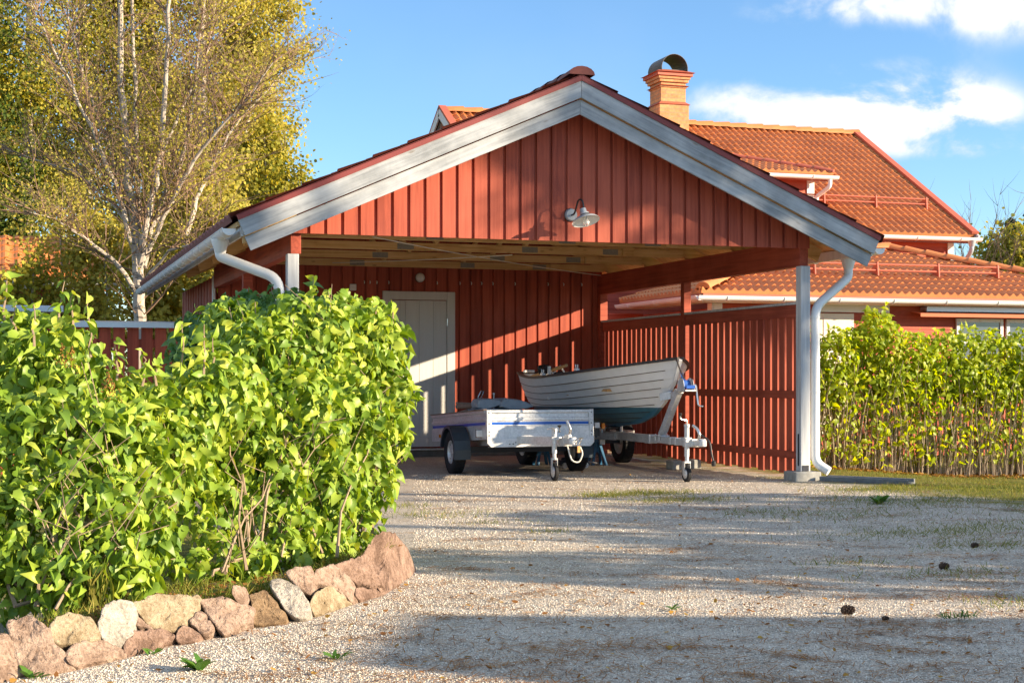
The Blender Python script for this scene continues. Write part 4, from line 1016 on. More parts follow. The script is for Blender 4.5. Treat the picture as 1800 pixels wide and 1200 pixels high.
for side in (-1, 1):
    for i in range(6):
        rows = [[hull(k/NS*.96, vv)*1 for vv in (i/6, (i+1)/6)] for k in range(NS+1)]
        vs = [Vector((BXC+side*max(q.x-.02,.004), q.y, q.z+.012)) for r in rows for q in r]
        inn.add(vs, [(k*2, k*2+1, k*2+3, k*2+2) for k in range(NS)])
child('lining', inn, M['hullin'], bo)
for yy, s_ in ((17.9,.19),(16.9,.46),(16.0,.70)):
    q = hull(s_, .72); b = MB(); b.box(BXC-q.x+.012, BXC+q.x-.012, yy-.12, yy+.12, q.z-.015, q.z+.015); child('thwart', b, M['oar'], bo)
fd = MB(); pp = [hull(s_, 1) for s_ in (.80,.86,.92,.97)]
fd.add([(BXC-q.x+.012,q.y,q.z-.01) for q in pp]+[(BXC+q.x-.012,q.y,q.z-.01) for q in pp], [(k,k+1,4+k+1,4+k) for k in range(3)]); child('fore_deck', fd, M['hullin'], bo)
for s_, side in ((.36,-1),(.36,1),(.62,-1),(.62,1)):
    q = hull(s_, 1); x_ = BXC+side*q.x
    b = MB(); b.box(x_-.02, x_+.02, q.y-.04, q.y+.04, q.z+.02, q.z+.045); b.tube([(x_,q.y-.035,q.z+.09),(x_,q.y-.03,q.z+.055),(x_,q.y,q.z+.04),(x_,q.y+.03,q.z+.055),(x_,q.y+.035,q.z+.09)], .007, 6); child('rowlock', b, M['enamel'], bo)
b = MB()
for k in range(14): 
    t_ = k/13*2*PI; 
pts = [(BXC+.06*math.cos(k/20*4*PI)-.02, 14.98+.09*math.sin(k/20*4*PI), 1.30+.012*k/20) for k in range(21)]
b.tube(pts, .010, 6); b.tube(bend([(BXC-.03,14.90,1.31),(BXC-.05,14.80,1.29),(BXC-.02,14.78,1.18),(BXC,14.72,1.09)], .05), .010, 6); child('mooring_rope', b, M['gun'], bo, smooth=True)
b = MB(); 
for k, (dx, dy) in enumerate(((-.50,18.55),(-.42,18.58),(-.30,18.5))): b.box(BXC+dx-.02, BXC+dx+.05, dy-.03, dy+.03, 1.165, 1.20)
child('stern_fitting', b, M['enamel'], bo, bevel=.006)
o0, o1 = at_y(936, 662, 18.3), at_y(996, 642, 17.0)
b = MB(); d_ = (Vector(o1)-Vector(o0)).normalized(); e0 = Vector(o0)-d_*.22
b.tube([e0+Vector((.0,0,0)), Vector(o0), Vector(o1)-d_*.16, Vector(o1)-d_*.15, Vector(o1)], [.02,.024,.022,.018,.019], 10)
single('oar', b, M['oar'], 'varnished wooden oar lying across the middle of the white boat', 'oar', tuple(o0), smooth=True)
p0 = at_y(968, 652, 17.45)
ob = thing('boat_bracket', 'white forked metal bracket standing in the boat beside the oar', 'bracket', tuple(p0))
b = MB(); b.box(p0.x-.035, p0.x-.005, p0.y-.02, p0.y+.02, p0.z-.35, p0.z+.06); b.tube([p0+Vector((.0,0,.0)), p0+Vector((.03,0,-.03)), p0+Vector((.07,0,.01)), p0+Vector((.075,0,.06))], .009, 6); b.tube([p0+Vector((.12,0,.07)), p0+Vector((.19,0,-.03))], .011, 6); child('fork', b, M['enamel'], ob)
b = MB(); lump(b, (p0.x-.03, p0.y+.15, p0.z+.02), .085, .07, .06, 5); child('cover', b, M['black'], ob, smooth=True)

# ------------------------------------------------------------------ stands and blocks
def trestle(x, y, h, lab):
    o = thing('axle_stand', lab, 'axle stand', (x, y, 0), 'blue axle stands under the boat trailer')
    for sx_ in (-1, 1):
        for sy_ in (-1, 1):
            b = MB(); b.beam((x+sx_*.09, y+sy_*.09, 0), (x+sx_*.025, y+sy_*.025, h*.8), .03, .03, (0,1,0)); child('leg', b, M['bluesteel'], o)
    b = MB(); b.tube([(x,y,h*.45),(x,y,h)], .025, 10); b.box(x-.05, x+.05, y-.02, y+.02, h, h+.015); child('column', b, M['bluesteel'], o)
pa, pb = at_t(953, 810, 18.9), at_t(1049, 812, 18.9)
trestle(pa.x, pa.y, .36, 'blue tripod axle stand between the box trailer wheels, nearer the door'); trestle(pb.x, pb.y, .36, 'blue tripod axle stand right of the box trailer, beside the black boat-trailer wheel')
pj = at_t(1010, 815, 18.3)
jk = thing('trolley_jack', 'low dark trolley jack lying on the gravel under the boat', 'trolley jack', (pj.x, pj.y, 0))
b = MB(); b.box(pj.x-.20, pj.x+.16, pj.y-.06, pj.y+.06, .035, .10); b.lathe([(.001,.03),(.03,.03),(.035,0)], (pj.x-.14,pj.y,.10), n=12); child('body', b, M['inkblue'], jk, bevel=.01)
b = MB(); b.tube([(pj.x-.15,pj.y,.12),(pj.x+.28,pj.y-.06,.055)], .012, 8); child('handle', b, M['chrome'], jk)
for dx in (-.15,.12):
    for dy in (-.07,.07):
        b = MB(); b.lathe([(.001,-.012),(.035,-.012),(.035,.012),(.001,.012)], (pj.x+dx,pj.y+dy,.035), (0,1,0), 14); child('castor', b, M['galv'], jk)
for k, (px, py, lab) in enumerate(((1193,826,'grey concrete block on the gravel left of the boat-trailer jockey wheel'), (1226,824,'grey concrete block on the gravel right of the boat-trailer jockey wheel'))):
    g_ = gnd(px, py); b = MB(); b.box(g_.x-.055, g_.x+.075, g_.y+.05, g_.y+.25, 0, .11); single('concrete_block', b, M['concrete'], lab, 'block', (g_.x, g_.y, 0), bevel=.01)
# ------------------------------------------------------------------ main house behind
hs = thing('house', 'large red house with orange clay-tiled roofs, brick chimney and hipped dormer', 'house', (13, 25.1, 0))
HX0, HX1, HYE, HZE, HYR, HZR = 8.05, 17.60, 24.73, 3.82, 29.07, 6.43
hp = math.atan2(HZR-HZE, HYR-HYE); hcs, hsn = math.cos(hp), math.sin(hp)
def hroof_z(y): return HZE + (y-HYE)*math.tan(hp)
WX0, WX1, WY0, WY1 = 8.32, 17.28, 25.08, 33.0
def siding(mb, x0, x1, y, z0, z1, p=.145, sgn=-1):   # horizontal lapped boards, face looking to sgn*Y
    z = z0
    while z < z1-1e-3:
        t_ = min(z+p, z1); mb.hexa([(x0,y+sgn*.012,z),(x1,y+sgn*.012,z),(x1,y+.06,z),(x0,y+.06,z),(x0,y,t_),(x1,y,t_),(x1,y+.06,t_),(x0,y+.06,t_)]); z = t_
    return mb
def sidingx(mb, y0, y1, x, z0, ztop, p=.145, sgn=-1):
    n = int((ztop-z0)/p)
    for i in range(n):
        z, t_ = z0+i*p, z0+(i+1)*p
        mb.hexa([(x+sgn*.012,y0,z),(x+.06 if sgn<0 else x-.06,y0,z),(x+.06 if sgn<0 else x-.06,y1,z),(x+sgn*.012,y1,z),(x,y0,t_),(x+.06 if sgn<0 else x-.06,y0,t_),(x+.06 if sgn<0 else x-.06,y1,t_),(x,y1,t_)])
    return mb
mb = MB(); siding(mb, WX0, WX1, WY0, 0, hroof_z(WY0)-.12); sidingx(mb, WY0+.06, WY1, WX0, 0, 3.8); sidingx(mb, WY0+.06, WY1, WX1, 0, 3.8, sgn=1)
# gable ends
for x in (WX0, WX1):
    mb.prism([(x,WY0+.02,3.7),(x,WY1-.02,3.7),(x,HYR,HZR-.16)], (.05 if x == WX0 else -.05,0,0))
child('wall', mb, M['house_red'], hs)
for x in (WX0, WX1):
    mb = MB(); mb.box(x-.02 if x == WX0 else x-.10, x+.10 if x == WX0 else x+.02, WY0-.035, WY0-.013, 0, hroof_z(WY0)-.1); mb.box(x-.035 if x == WX0 else x+.013, x-.013 if x == WX0 else x+.035, WY0-.035, WY0+.09, 0, hroof_z(WY0)-.1); child('corner_board', mb, M['white'], hs)
SL_ = (HYR-HYE)/hcs
mb = MB(); tile_rows(mb, (HX0,HYE,HZE), (1,0,0), (0,hcs,hsn), (0,-hsn,hcs), HX1-HX0, SL_+.02, lambda v: (.06, HX1-HX0-.06), .15, .27, .050, .024, 8)
tr2 = MB(); tile_rows(tr2, (HX1,2*HYR-HYE,HZE), (-1,0,0), (0,-hcs,hsn), (0,hsn,hcs), HX1-HX0, SL_+.02, lambda v: (.06, HX1-HX0-.06), .15, .27, .050, .024, 8)
mb.add(tr2.v, tr2.f)
slab = MB()
slab.add([(HX0+.06,HYE+.05,HZE-.03),(HX1-.06,HYE+.05,HZE-.03),(HX1-.06,HYR,HZR-.06),(HX0+.06,HYR,HZR-.06),(HX0+.06,2*HYR-HYE-.05,HZE-.03),(HX1-.06,2*HYR-HYE-.05,HZE-.03)], [(0,1,2,3),(3,2,5,4)])
slab.add([(HX0+.06,HYE+.05,HZE-.14),(HX1-.06,HYE+.05,HZE-.14),(HX1-.06,HYR,HZR-.17),(HX0+.06,HYR,HZR-.17),(HX0+.06,2*HYR-HYE-.05,HZE-.14),(HX1-.06,2*HYR-HYE-.05,HZE-.14)], [(3,2,1,0),(4,5,2,3)])
rf = child('roof', mb, M['tile'], hs); child('roof_boarding', slab, M['white'], rf)
def ridge(mb, p0, p1, r=.125, L=.40):
    p0, p1 = Vector(p0), Vector(p1); d = p1-p0; n = max(1, round(d.length/L)); d_ = d.normalized(); sd = d_.cross(Vector((0,0,1))).normalized(); up = sd.cross(d_)
    for i in range(n):
        a_, b_ = p0+d*(i/n), p0+d*((i+1)/n+.12/n)
        vs = []
        for q, rr, lf in ((a_, r*1.0, .0), (b_, r*1.16, .012)):
            for j in range(11): th = PI*j/10; vs.append(q + sd*math.cos(th)*rr + up*(math.sin(th)*rr*.85+lf))
        mb.add(vs, [(j, j+1, 12+j, 11+j) for j in range(10)] + [tuple(range(10,-1,-1)), tuple(11+j for j in range(11))])
    return mb
mb = MB(); ridge(mb, (HX0+.05,HYR,HZR+.0), (HX1-.03,HYR,HZR+.0)); child('ridge_tiles', mb, M['tile'], rf)
# verge flashings and barge boards
for x, s in ((HX0, -1), (HX1, 1)):
    mb = MB(); mw = MB()
    for sy in (-1, 1):
        e = Vector((x, HYR+sy*(HYR-HYE+.06), HZE+.03)); r_ = Vector((x, HYR, HZR+.075))
        mb.beam(e+Vector((-s*.06,0,.03)), r_+Vector((-s*.06,0,.03)), .15, .05, (0,0,1)); mw.beam(e+Vector((0,0,-.10)), r_+Vector((0,0,-.10)), .03, .17, (0,0,1))
    child('verge_flashing', mb, M['flashp'], rf); child('barge_board', mw, M['white'], rf)
def hgutter(mb, p0, p1, out, br=.9):
    gutter(mb, p0, p1, .065, 8, out); p0, p1 = Vector(p0), Vector(p1); n = int((p1-p0).length/br)
    for i in range(n): q = p0.lerp(p1, (i+.5)/n); mb.tube([q+Vector(out)*math.cos(PI+PI*j/6)*.069+Vector((0,0,math.sin(PI+PI*j/6)*.069)) for j in range(7)], .008, 5)
mb = MB(); hgutter(mb, (HX0+.02,HYE-.07,HZE-.05), (HX1+.06,HYE-.07,HZE-.05), (0,-1,0)); g1 = child('gutter', mb, M['pipe'], hs, smooth=True)
mb = MB(); mb.box(HX0+.06, HX1-.06, HYE+.0, HYE+.025, HZE-.13, HZE-.015); child('eave_flashing', mb, M['flashp'], hs)
mb = MB(); x = WX1+.12; mb.tube(bend([(x+.05,HYE-.07,HZE-.10),(x+.05,HYE-.07,HZE-.30),(x-.02,WY0-.10,HZE-.62),(x-.02,WY0-.10,2.5)], .12), .045, 12); mb.lathe([(.085,0),(.05,-.12)], (x+.05,HYE-.07,HZE-.09), n=14); child('downpipe', mb, M['zinc'], hs, smooth=True)
def guard(x0, x1, y, zf, tanp, nm):
    g_ = MB()
    for k in range(2): 
        yy, zz = y - .02, zf(y)+.13+.10*k; g_.tube([(x0,yy,zz),(x1,yy,zz)], .016, 8)
    n = max(2, int((x1-x0)/1.1))
    for i in range(n+1):
        x = x0+.05+(x1-x0-.1)*i/n; g_.prism([(x-.012,y-.06,zf(y-.06)+.06),(x-.012,y+.22,zf(y+.22)+.05),(x-.012,y-.0,zf(y)+.27),(x-.012,y-.04,zf(y)+.27)], (.024,0,0))
    child(nm, g_, M['flashp'], hs)
guard(HX0+1, HX1-.45, HYE+.95, lambda y: hroof_z(y), 0, 'snow_guard')
# chimney
cx, cy = 13.05, HYR
mb = MB()
def blk(h, z0, z1): mb.box(cx-h, cx+h, cy-h, cy+h, z0, z1)
blk(.335, HZR-.6, 6.80); blk(.285, 6.86, 7.16); blk(.31,7.16,7.19); blk(.285,7.215,7.27); blk(.33,7.27,7.33); blk(.36,7.33,7.39)
chm = child('chimney', mb, M['brick'], hs, bevel=.006)
mb = MB()
def fr_(z0, h0, z1, h1): mb.hexa([(cx-h0,cy-h0,z0),(cx+h0,cy-h0,z0),(cx+h0,cy+h0,z0),(cx-h0,cy+h0,z0),(cx-h1,cy-h1,z1),(cx+h1,cy-h1,z1),(cx+h1,cy+h1,z1),(cx-h1,cy+h1,z1)])
fr_(6.802,.36,6.86,.287); fr_(7.192,.345,7.213,.29); fr_(7.392,.40,7.46,.395); fr_(7.462,.44,7.52,.30); child('chimney_flashing', mb, M['flashp'], chm)
mb = MB(); R_ = .30; vs = []; yy0, yy1 = cy-.36, cy+.36; N_ = 18
for y in (yy0, yy1):
    for rr in (R_, R_-.008):
        for j in range(N_+1): th = -.30 + (PI+.6)*j/N_; vs.append((cx+math.cos(th)*rr, y, 7.55+math.sin(th)*rr*1.0))
k = N_+1; fs = []
for j in range(N_): fs += [(j,j+1,2*k+j+1,2*k+j), (k+j+1,k+j,3*k+j,3*k+j+1), (j,k+j,k+j+1,j+1), (2*k+j+1,3*k+j+1,3*k+j,2*k+j)]
mb.add(vs, fs); mb.box(cx-.26,cx+.26,cy-.26,cy+.26,7.52,7.54); child('chimney_hood', mb, M['soot'], chm)
# dormer
dx0, dx1, dyf, dze = 11.9, 14.62, 25.75, 5.0
mb = MB(); siding(mb, dx0, dx1, dyf, hroof_z(dyf)-.1, dze-.05); sidingx(mb, dyf+.06, dyf+2.0, dx0, 4.2, 4.95); sidingx(mb, dyf+.06, dyf+2.0, dx1, 4.2, 4.95, sgn=1)
dm = child('dormer', mb, M['house_red'], hs)
for x0, x1 in ((dx1-.14, dx1+.015), (dx0-.015, dx0+.14)):
    mb = MB(); mb.box(x0, x1, dyf-.03, dyf-.013, hroof_z(dyf)+.02, dze-.05); child('dormer_trim', mb, M['white'], dm)
ex0, ex1, ey = dx0-.28, dx1+.28, dyf-.30; hw_ = (ex1-ex0)/2; pz = .30; cs_ = math.cos(math.atan(pz)); sn_ = math.sin(math.atan(pz)); SS = hw_/cs_
mb = MB(); tile_rows(mb, (ex0,ey,dze), (1,0,0), (0,cs_,sn_), (0,-sn_,cs_), ex1-ex0, SS, lambda v: (v*cs_, ex1-ex0-v*cs_), .14, .27, .046, .02, 8)
LD = 2.6
tile_rows(mb, (ex1,ey,dze), (0,1,0), (-cs_,0,sn_), (sn_,0,cs_), LD, SS, lambda v: (v*cs_, LD), .14, .27, .046, .02, 8)
tile_rows(mb, (ex0,ey+LD,dze), (0,-1,0), (cs_,0,sn_), (-sn_,0,cs_), LD, SS, lambda v: (0, LD-v*cs_), .14, .27, .046, .02, 8)
ap_ = ((ex0+ex1)/2, ey+hw_, dze+hw_*pz+.03)
h_ = MB(); ridge(h_, (ex0,ey,dze+.03), ap_, .07, .36); ridge(h_, (ex1,ey,dze+.03), ap_, .07, .36)
drf = child('dormer_roof', mb, M['tile'], dm); child('hip_tiles', h_, M['flashp'], drf)
mb = MB(); mb.box(ex0+.03, ex1-.03, ey+.02, ey+.04, dze-.14, dze-.02); mb.box(ex0+.03,ex1-.03,ey+.041,dyf,dze-.06,dze-.035); child('dormer_eave', mb, M['flashp'], dm)
mb = MB(); hgutter(mb, (ex0,ey-.07,dze-.06), (ex1+.05,ey-.07,dze-.06), (0,-1,0)); mb.tube(bend([(dx1+.16,ey-.07,dze-.12),(dx1+.16,ey-.07,dze-.25),(dx1+.03,dyf-.09,dze-.42),(dx1+.03,dyf-.09,hroof_z(dyf)+.05)], .1), .04, 12); child('dormer_gutter', mb, M['pipe'], dm, smooth=True)
# front wing with hipped roof
ax0, ax1, ay0, aze, am = 9.87, 18.4, 20.75, 2.40, .309
wy = 24.0; hd = wy-ay0; aa = math.atan(am); ca_, sa_ = math.cos(aa), math.sin(aa); AS = hd/ca_; AL = ax1-ax0
mb = MB(); tile_rows(mb, (ax0,ay0,aze), (1,0,0), (0,ca_,sa_), (0,-sa_,ca_), AL, AS, lambda v: (v*ca_, AL-v*ca_), .14, .33, .048, .026, 8)
tile_rows(mb, (ax1,ay0,aze), (0,1,0), (-ca_,0,sa_), (sa_,0,ca_), 6.5, AS, lambda v: (v*ca_, 6.5), .14, .33, .048, .026, 8)
tile_rows(mb, (ax0,wy,aze), (0,-1,0), (ca_,0,sa_), (-sa_,0,ca_), hd, AS, lambda v: (0, hd-v*ca_), .14, .33, .048, .026, 8)
b2 = MB(); zc = aze+hd*am
b2.add([(ax0+hd,wy,zc),(ax1-hd,wy,zc),(ax1-hd,25.1,zc-.1),(ax0+hd,25.1,zc-.1)], [(0,1,2,3)])
b2.add([(ax0+.05,ay0+.05,aze-.05),(ax1-.05,ay0+.05,aze-.05),(ax1-hd,wy,zc-.05),(ax0+hd,wy,zc-.05),(ax0+.05,wy,aze-.05)], [(3,2,1,0),(0,4,3)])
wr = child('wing_roof', mb, M['tile'], hs); child('wing_boarding', b2, M['flashp'], wr)
h_ = MB(); ridge(h_, (ax0+.05,ay0+.05,aze+.06), (ax0+hd,wy,zc+.06), .115, .40); ridge(h_, (ax1-.05,ay0+.05,aze+.06), (ax1-hd,wy,zc+.06), .10, .40); ridge(h_, (ax0+hd,wy,zc+.05), (ax1-hd,wy,zc+.05), .115, .4); child('hip_tiles', h_, M['tile'], wr)
mb = MB(); mb.box(ax0+.04, ax1-.04, ay0+.01, ay0+.035, aze-.12, aze-.01); mb.box(ax0+.01,ax0+.035,ay0+.04,wy-.05,aze-.10,aze-.01); child('wing_eave', mb, M['flashp'], hs)
mb = MB(); hgutter(mb, (ax0-.10,ay0-.07,aze-.07), (ax1+.1,ay0-.07,aze-.07), (0,-1,0)); hgutter(mb, (ax0-.07,ay0-.10,aze-.07), (ax0-.07,wy-.1,aze-.07), (-1,0,0)); child('wing_gutter', mb, M['pipe'], hs, smooth=True)
mb = MB(); mb.box(ax0+.04, ax1-.4, ay0+.04, ay0+.45, aze-.14, aze-.115); mb.box(ax0+.0,ax0+.45,ay0+.46,wy-.02,aze-.13,aze-.105); child('soffit', mb, M['white'], hs)
vx0, vx1, vy = ax0+.42, ax1-.4, ay0+.46
mb = MB(); siding(mb, vx0, vx1, vy, -.29, aze-.115); sidingx(mb, vy+.06, 25.06, vx0, 0, aze-.1); siding(mb, WX0+.02, vx0-.001, 23.96, 0, 2.2); sidingx(mb, 24.03, 25.06, WX0+.02, 0, 2.2)
child('wing_wall', mb, M['house_red'], hs)
mb = MB(); mb.box(vx0-.02, vx0+.14, vy-.04, vy-.0125, -.2, aze-.145); mb.box(vx0-.04, vx0-.013, vy-.04, vy+.12, 0, aze-.145); child('wing_corner_board', mb, M['white'], hs)
# the bits of the wing front that show above the hedge
def wx(px): return at_y(px, 560, vy-.02).x
def wz(px, py): return at_y(px, py, vy-.02).z
mb = MB(); mb.box(wx(1432), wx(1562), vy-.05, vy-.0125, wz(1500,549), wz(1500,536)); child('white_lintel', mb, M['whitex'], hs)
mb = MB(); mb.box(wx(1440), wx(1500), vy-.04, vy-.0125, 0.2, wz(1470,551)); mb.box(wx(1446), wx(1494), vy-.05, vy-.0405, .25, wz(1470,556)); child('door_panel', mb, M['blind'], hs, bevel=.004)
aw = MB(); aw.box(wx(1618), wx(1960), vy-.16, vy-.013, wz(1700,547), wz(1700,541)); aw.box(wx(1618), wx(1960), vy-.20, vy-.163, wz(1700,549.5), wz(1700,540)); awn = child('awning_case', aw, M['zinc'], hs, bevel=.006)
aw = MB(); aw.prism([(wx(1600),vy-.05,wz(1700,549)),(wx(1600),vy-.32,wz(1700,553)),(wx(1600),vy-.32,wz(1700,559)),(wx(1600),vy-.31,wz(1700,559)),(wx(1600),vy-.30,wz(1700,554)),(wx(1600),vy-.05,wz(1700,550))], (wx(1960)-wx(1600),0,0)); child('awning_valance', aw, M['awn'], awn)
for x0p, x1p in ((1680,1762),(1768,1850),(1856,1940)):
    wf = MB(); xa, xb = wx(x0p), wx(x1p); za, zb_ = .85, wz(1700,560)
    wf.box(xa, xa+.06, vy-.05, vy-.013, za, zb_); wf.box(xb-.06, xb, vy-.05, vy-.013, za, zb_); wf.box(xa+.06, xb-.06, vy-.05, vy-.013, zb_-.06, zb_-.001); wf.box(xa+.06, xb-.06, vy-.05, vy-.013, za, za+.06); wf.box(xa+.061, xb-.061, vy-.045, vy-.014, zb_-.42, zb_-.38)
    wo = child('window', wf, M['white'], hs, bevel=.004)
    gl = MB(); gl.box(xa+.06, xb-.06, vy-.03, vy-.02, za+.06, zb_-.06); child('pane', gl, M['glass'], wo)
    cu = MB(); n = 14
    vs = [((xa+.07)+(xb-xa-.14)*i/n, vy-.0185+.003*math.sin(i*2.2), z) for z in (zb_-.36, zb_-.07) for i in range(n+1)]
    cu.add(vs, [(i, i+1, n+2+i, n+1+i) for i in range(n)]); child('curtain', cu, M['enamel'], wo)
guard(ax0+1.35, ax1-2.95+.6, ay0+1.15, lambda y: aze+(y-ay0)*am, 0, 'snow_guard')

# ------------------------------------------------------------------ fence and neighbours on the left
fy = 18.0
fe = thing('board_fence', 'red vertical board fence with a grey sheet-metal cap behind the lilacs', 'fence', (-3, fy, 0))
mb = MB(); x = -10.0
while x < 1.80: mb.box(x, x+.13, fy-.012+random.uniform(-.003,.003), fy+.012, .06, 1.72); x += .158
child('board_panel', mb, M['red'], fe, bevel=.002)
mb = MB()
for z in (.35, 1.45): mb.box(-10, 1.92, fy+.014, fy+.06, z, z+.1)
child('rail', mb, M['redx'], fe)
mb = MB()
for x in (-9,-6.8,-4.6,-2.4,-.2,1.84): mb.box(x, x+.09, fy+.062, fy+.15, 0, 1.72)
child('post', mb, M['red'], fe)
for x0, x1, dz in ((-10,-3.2,.0),(-3.19,.52,.012),(.53,1.93,0)):
    mb = MB(); z = 1.735+dz
    mb.hexa([(x0,fy-.10,z),(x1,fy-.10,z),(x1,fy+.17,z+.02),(x0,fy+.17,z+.02),(x0,fy-.10,z+.006),(x1,fy-.10,z+.006),(x1,fy+.17,z+.03),(x0,fy+.17,z+.03)]); mb.box(x0,x1,fy-.106,fy-.1005,z-.055,z+.006)
    child('cap', mb, M['zinc'], fe)
sd_ = thing('garden_shed', 'low red shed with a flat grey metal roof just beyond the board fence', 'shed', (-1.9, 22.5, 0))
mb = MB(); siding(mb, -6.5, .35, 21.5, 0, 1.95); sidingx(mb, 21.56, 24, .35, 0, 1.95, sgn=1); child('wall', mb, M['house_red'], sd_)
mb = MB(); mb.hexa([(-6.7,21.2,1.98),(.6,21.2,1.98),(.6,24.2,2.02),(-6.7,24.2,2.02),(-6.7,21.2,2.07),(.6,21.2,2.07),(.6,24.2,2.12),(-6.7,24.2,2.12)]); child('roof', mb, M['zinc'], sd_, bevel=.01)
# neighbour's tiled house seen through the birches
nb = thing('cottage', 'low red cottage with an orange tiled roof half hidden behind the birch', 'house', (-3, 37, 0))
p0 = at_y(-260, 486, 36.0); p1 = at_y(205, 486, 36.0); ez = p0.z
rp_ = math.radians(30); rc_, rs_ = math.cos(rp_), math.sin(rp_); NL = p1.x-p0.x; NSL = 2.3
mb = MB(); tile_rows(mb, (p0.x,36.0,ez), (1,0,0), (0,rc_,rs_), (0,-rs_,rc_), NL, NSL, lambda v: (0, NL), .29, .35, .04, .03)
tile_rows(mb, (p1.x,36+2*NSL*rc_,ez), (-1,0,0), (0,-rc_,rs_), (0,rs_,rc_), NL, NSL, lambda v: (0, NL), .29, .35, .04, .03)
child('roof', mb, M['tile'], nb)
mb = MB(); siding(mb, p0.x+.2, p1.x-.25, 36.35, 0, ez-.02); sidingx(mb, 36.42, 39.6, p1.x-.25, 0, ez-.02, sgn=1); mb.prism([(p1.x-.31,36.42,ez-.03),(p1.x-.31,36+2*NSL*rc_-.4,ez-.03),(p1.x-.31,36+NSL*rc_,ez+NSL*rs_-.12)], (.05,0,0)); child('wall', mb, M['house_red'], nb)
mb = MB(); gutter(mb, (p0.x,35.93,ez-.06), (p1.x+.05,35.93,ez-.06), .065, 8, (0,-1,0)); mb.box(p0.x+.02,p1.x-.02,36.02,36.05,ez-.2,ez-.02); child('gutter', mb, M['pipe'], nb)
mb = MB(); mb.box(p0.x+1.2, p0.x+2.2, 36.30, 36.345, 1.0, 2.3); wo = child('window', mb, M['white'], nb); mb = MB(); mb.box(p0.x+1.3, p0.x+2.1, 36.29, 36.298, 1.1, 2.2); child('pane', mb, M['glass'], wo)
from mathutils import noise
# ------------------------------------------------------------------ stone border and planting bed
bpx = np.array([cpx(p)[0] for p in BASE[:13]]); bpy_ = np.array([cpx(p)[1] for p in BASE[:13]])
tpx = np.array([cpx(p)[0] for p in TOP]); tpy = np.array([cpx(p)[1] for p in TOP])
def bank(px, py, push=0.0):
    yb = float(np.interp(px, bpx, bpy_)); yt = float(np.interp(px, tpx, tpy)); v = (yb-py)/max(yb-yt, 1)
    t_ = CAMH*FPX/(yb-HZ)
    return at_t(px, py, t_ + .16*v*(t_/6.5) + push)
def stonemat(nm, c0, c1, c2):
    t = NT(nm); P_ = t.coord(); n = t.noise(P_, 9, 6, .68); n2 = t.noise(P_, 60, 4, .7); n3 = t.noise(P_, 3, 3)
    v = t.math('ADD', t.math('MULTIPLY', (n,0), .5), t.math('ADD', t.math('MULTIPLY', (n2,0), .3), t.math('MULTIPLY', (n3,0), .2)))
    col = t.ramp(v, [(.34, tuple(x*.7 for x in c0)), (.43, c0), (.52, c1), (.64, c2)])
    moss = t.math('MULTIPLY', t.ss(t.math('MULTIPLY', (n3,0), (n,0)), .36, .44), .3)
    h = t.math('ADD', (n,0), t.math('MULTIPLY', (n2,0), .5))
    return t.out(t.mix(moss, (col,0), (.20,.21,.05)), .88, 0, h, 1.0, .035, .15)
SMAT = {'p': stonemat('pink_granite', (.20,.135,.10), (.37,.27,.21), (.50,.39,.31)), 'y': stonemat('yellowish_granite', (.22,.165,.10), (.38,.31,.21), (.50,.43,.32)),
        'r': stonemat('reddish_stone', (.15,.095,.07), (.29,.195,.15), (.41,.30,.235)), 'w': stonemat('pale_stone', (.27,.24,.20), (.44,.40,.35), (.55,.51,.46)),
        'd': stonemat('dark_brown_stone', (.13,.085,.05), (.25,.17,.10), (.38,.28,.18))}
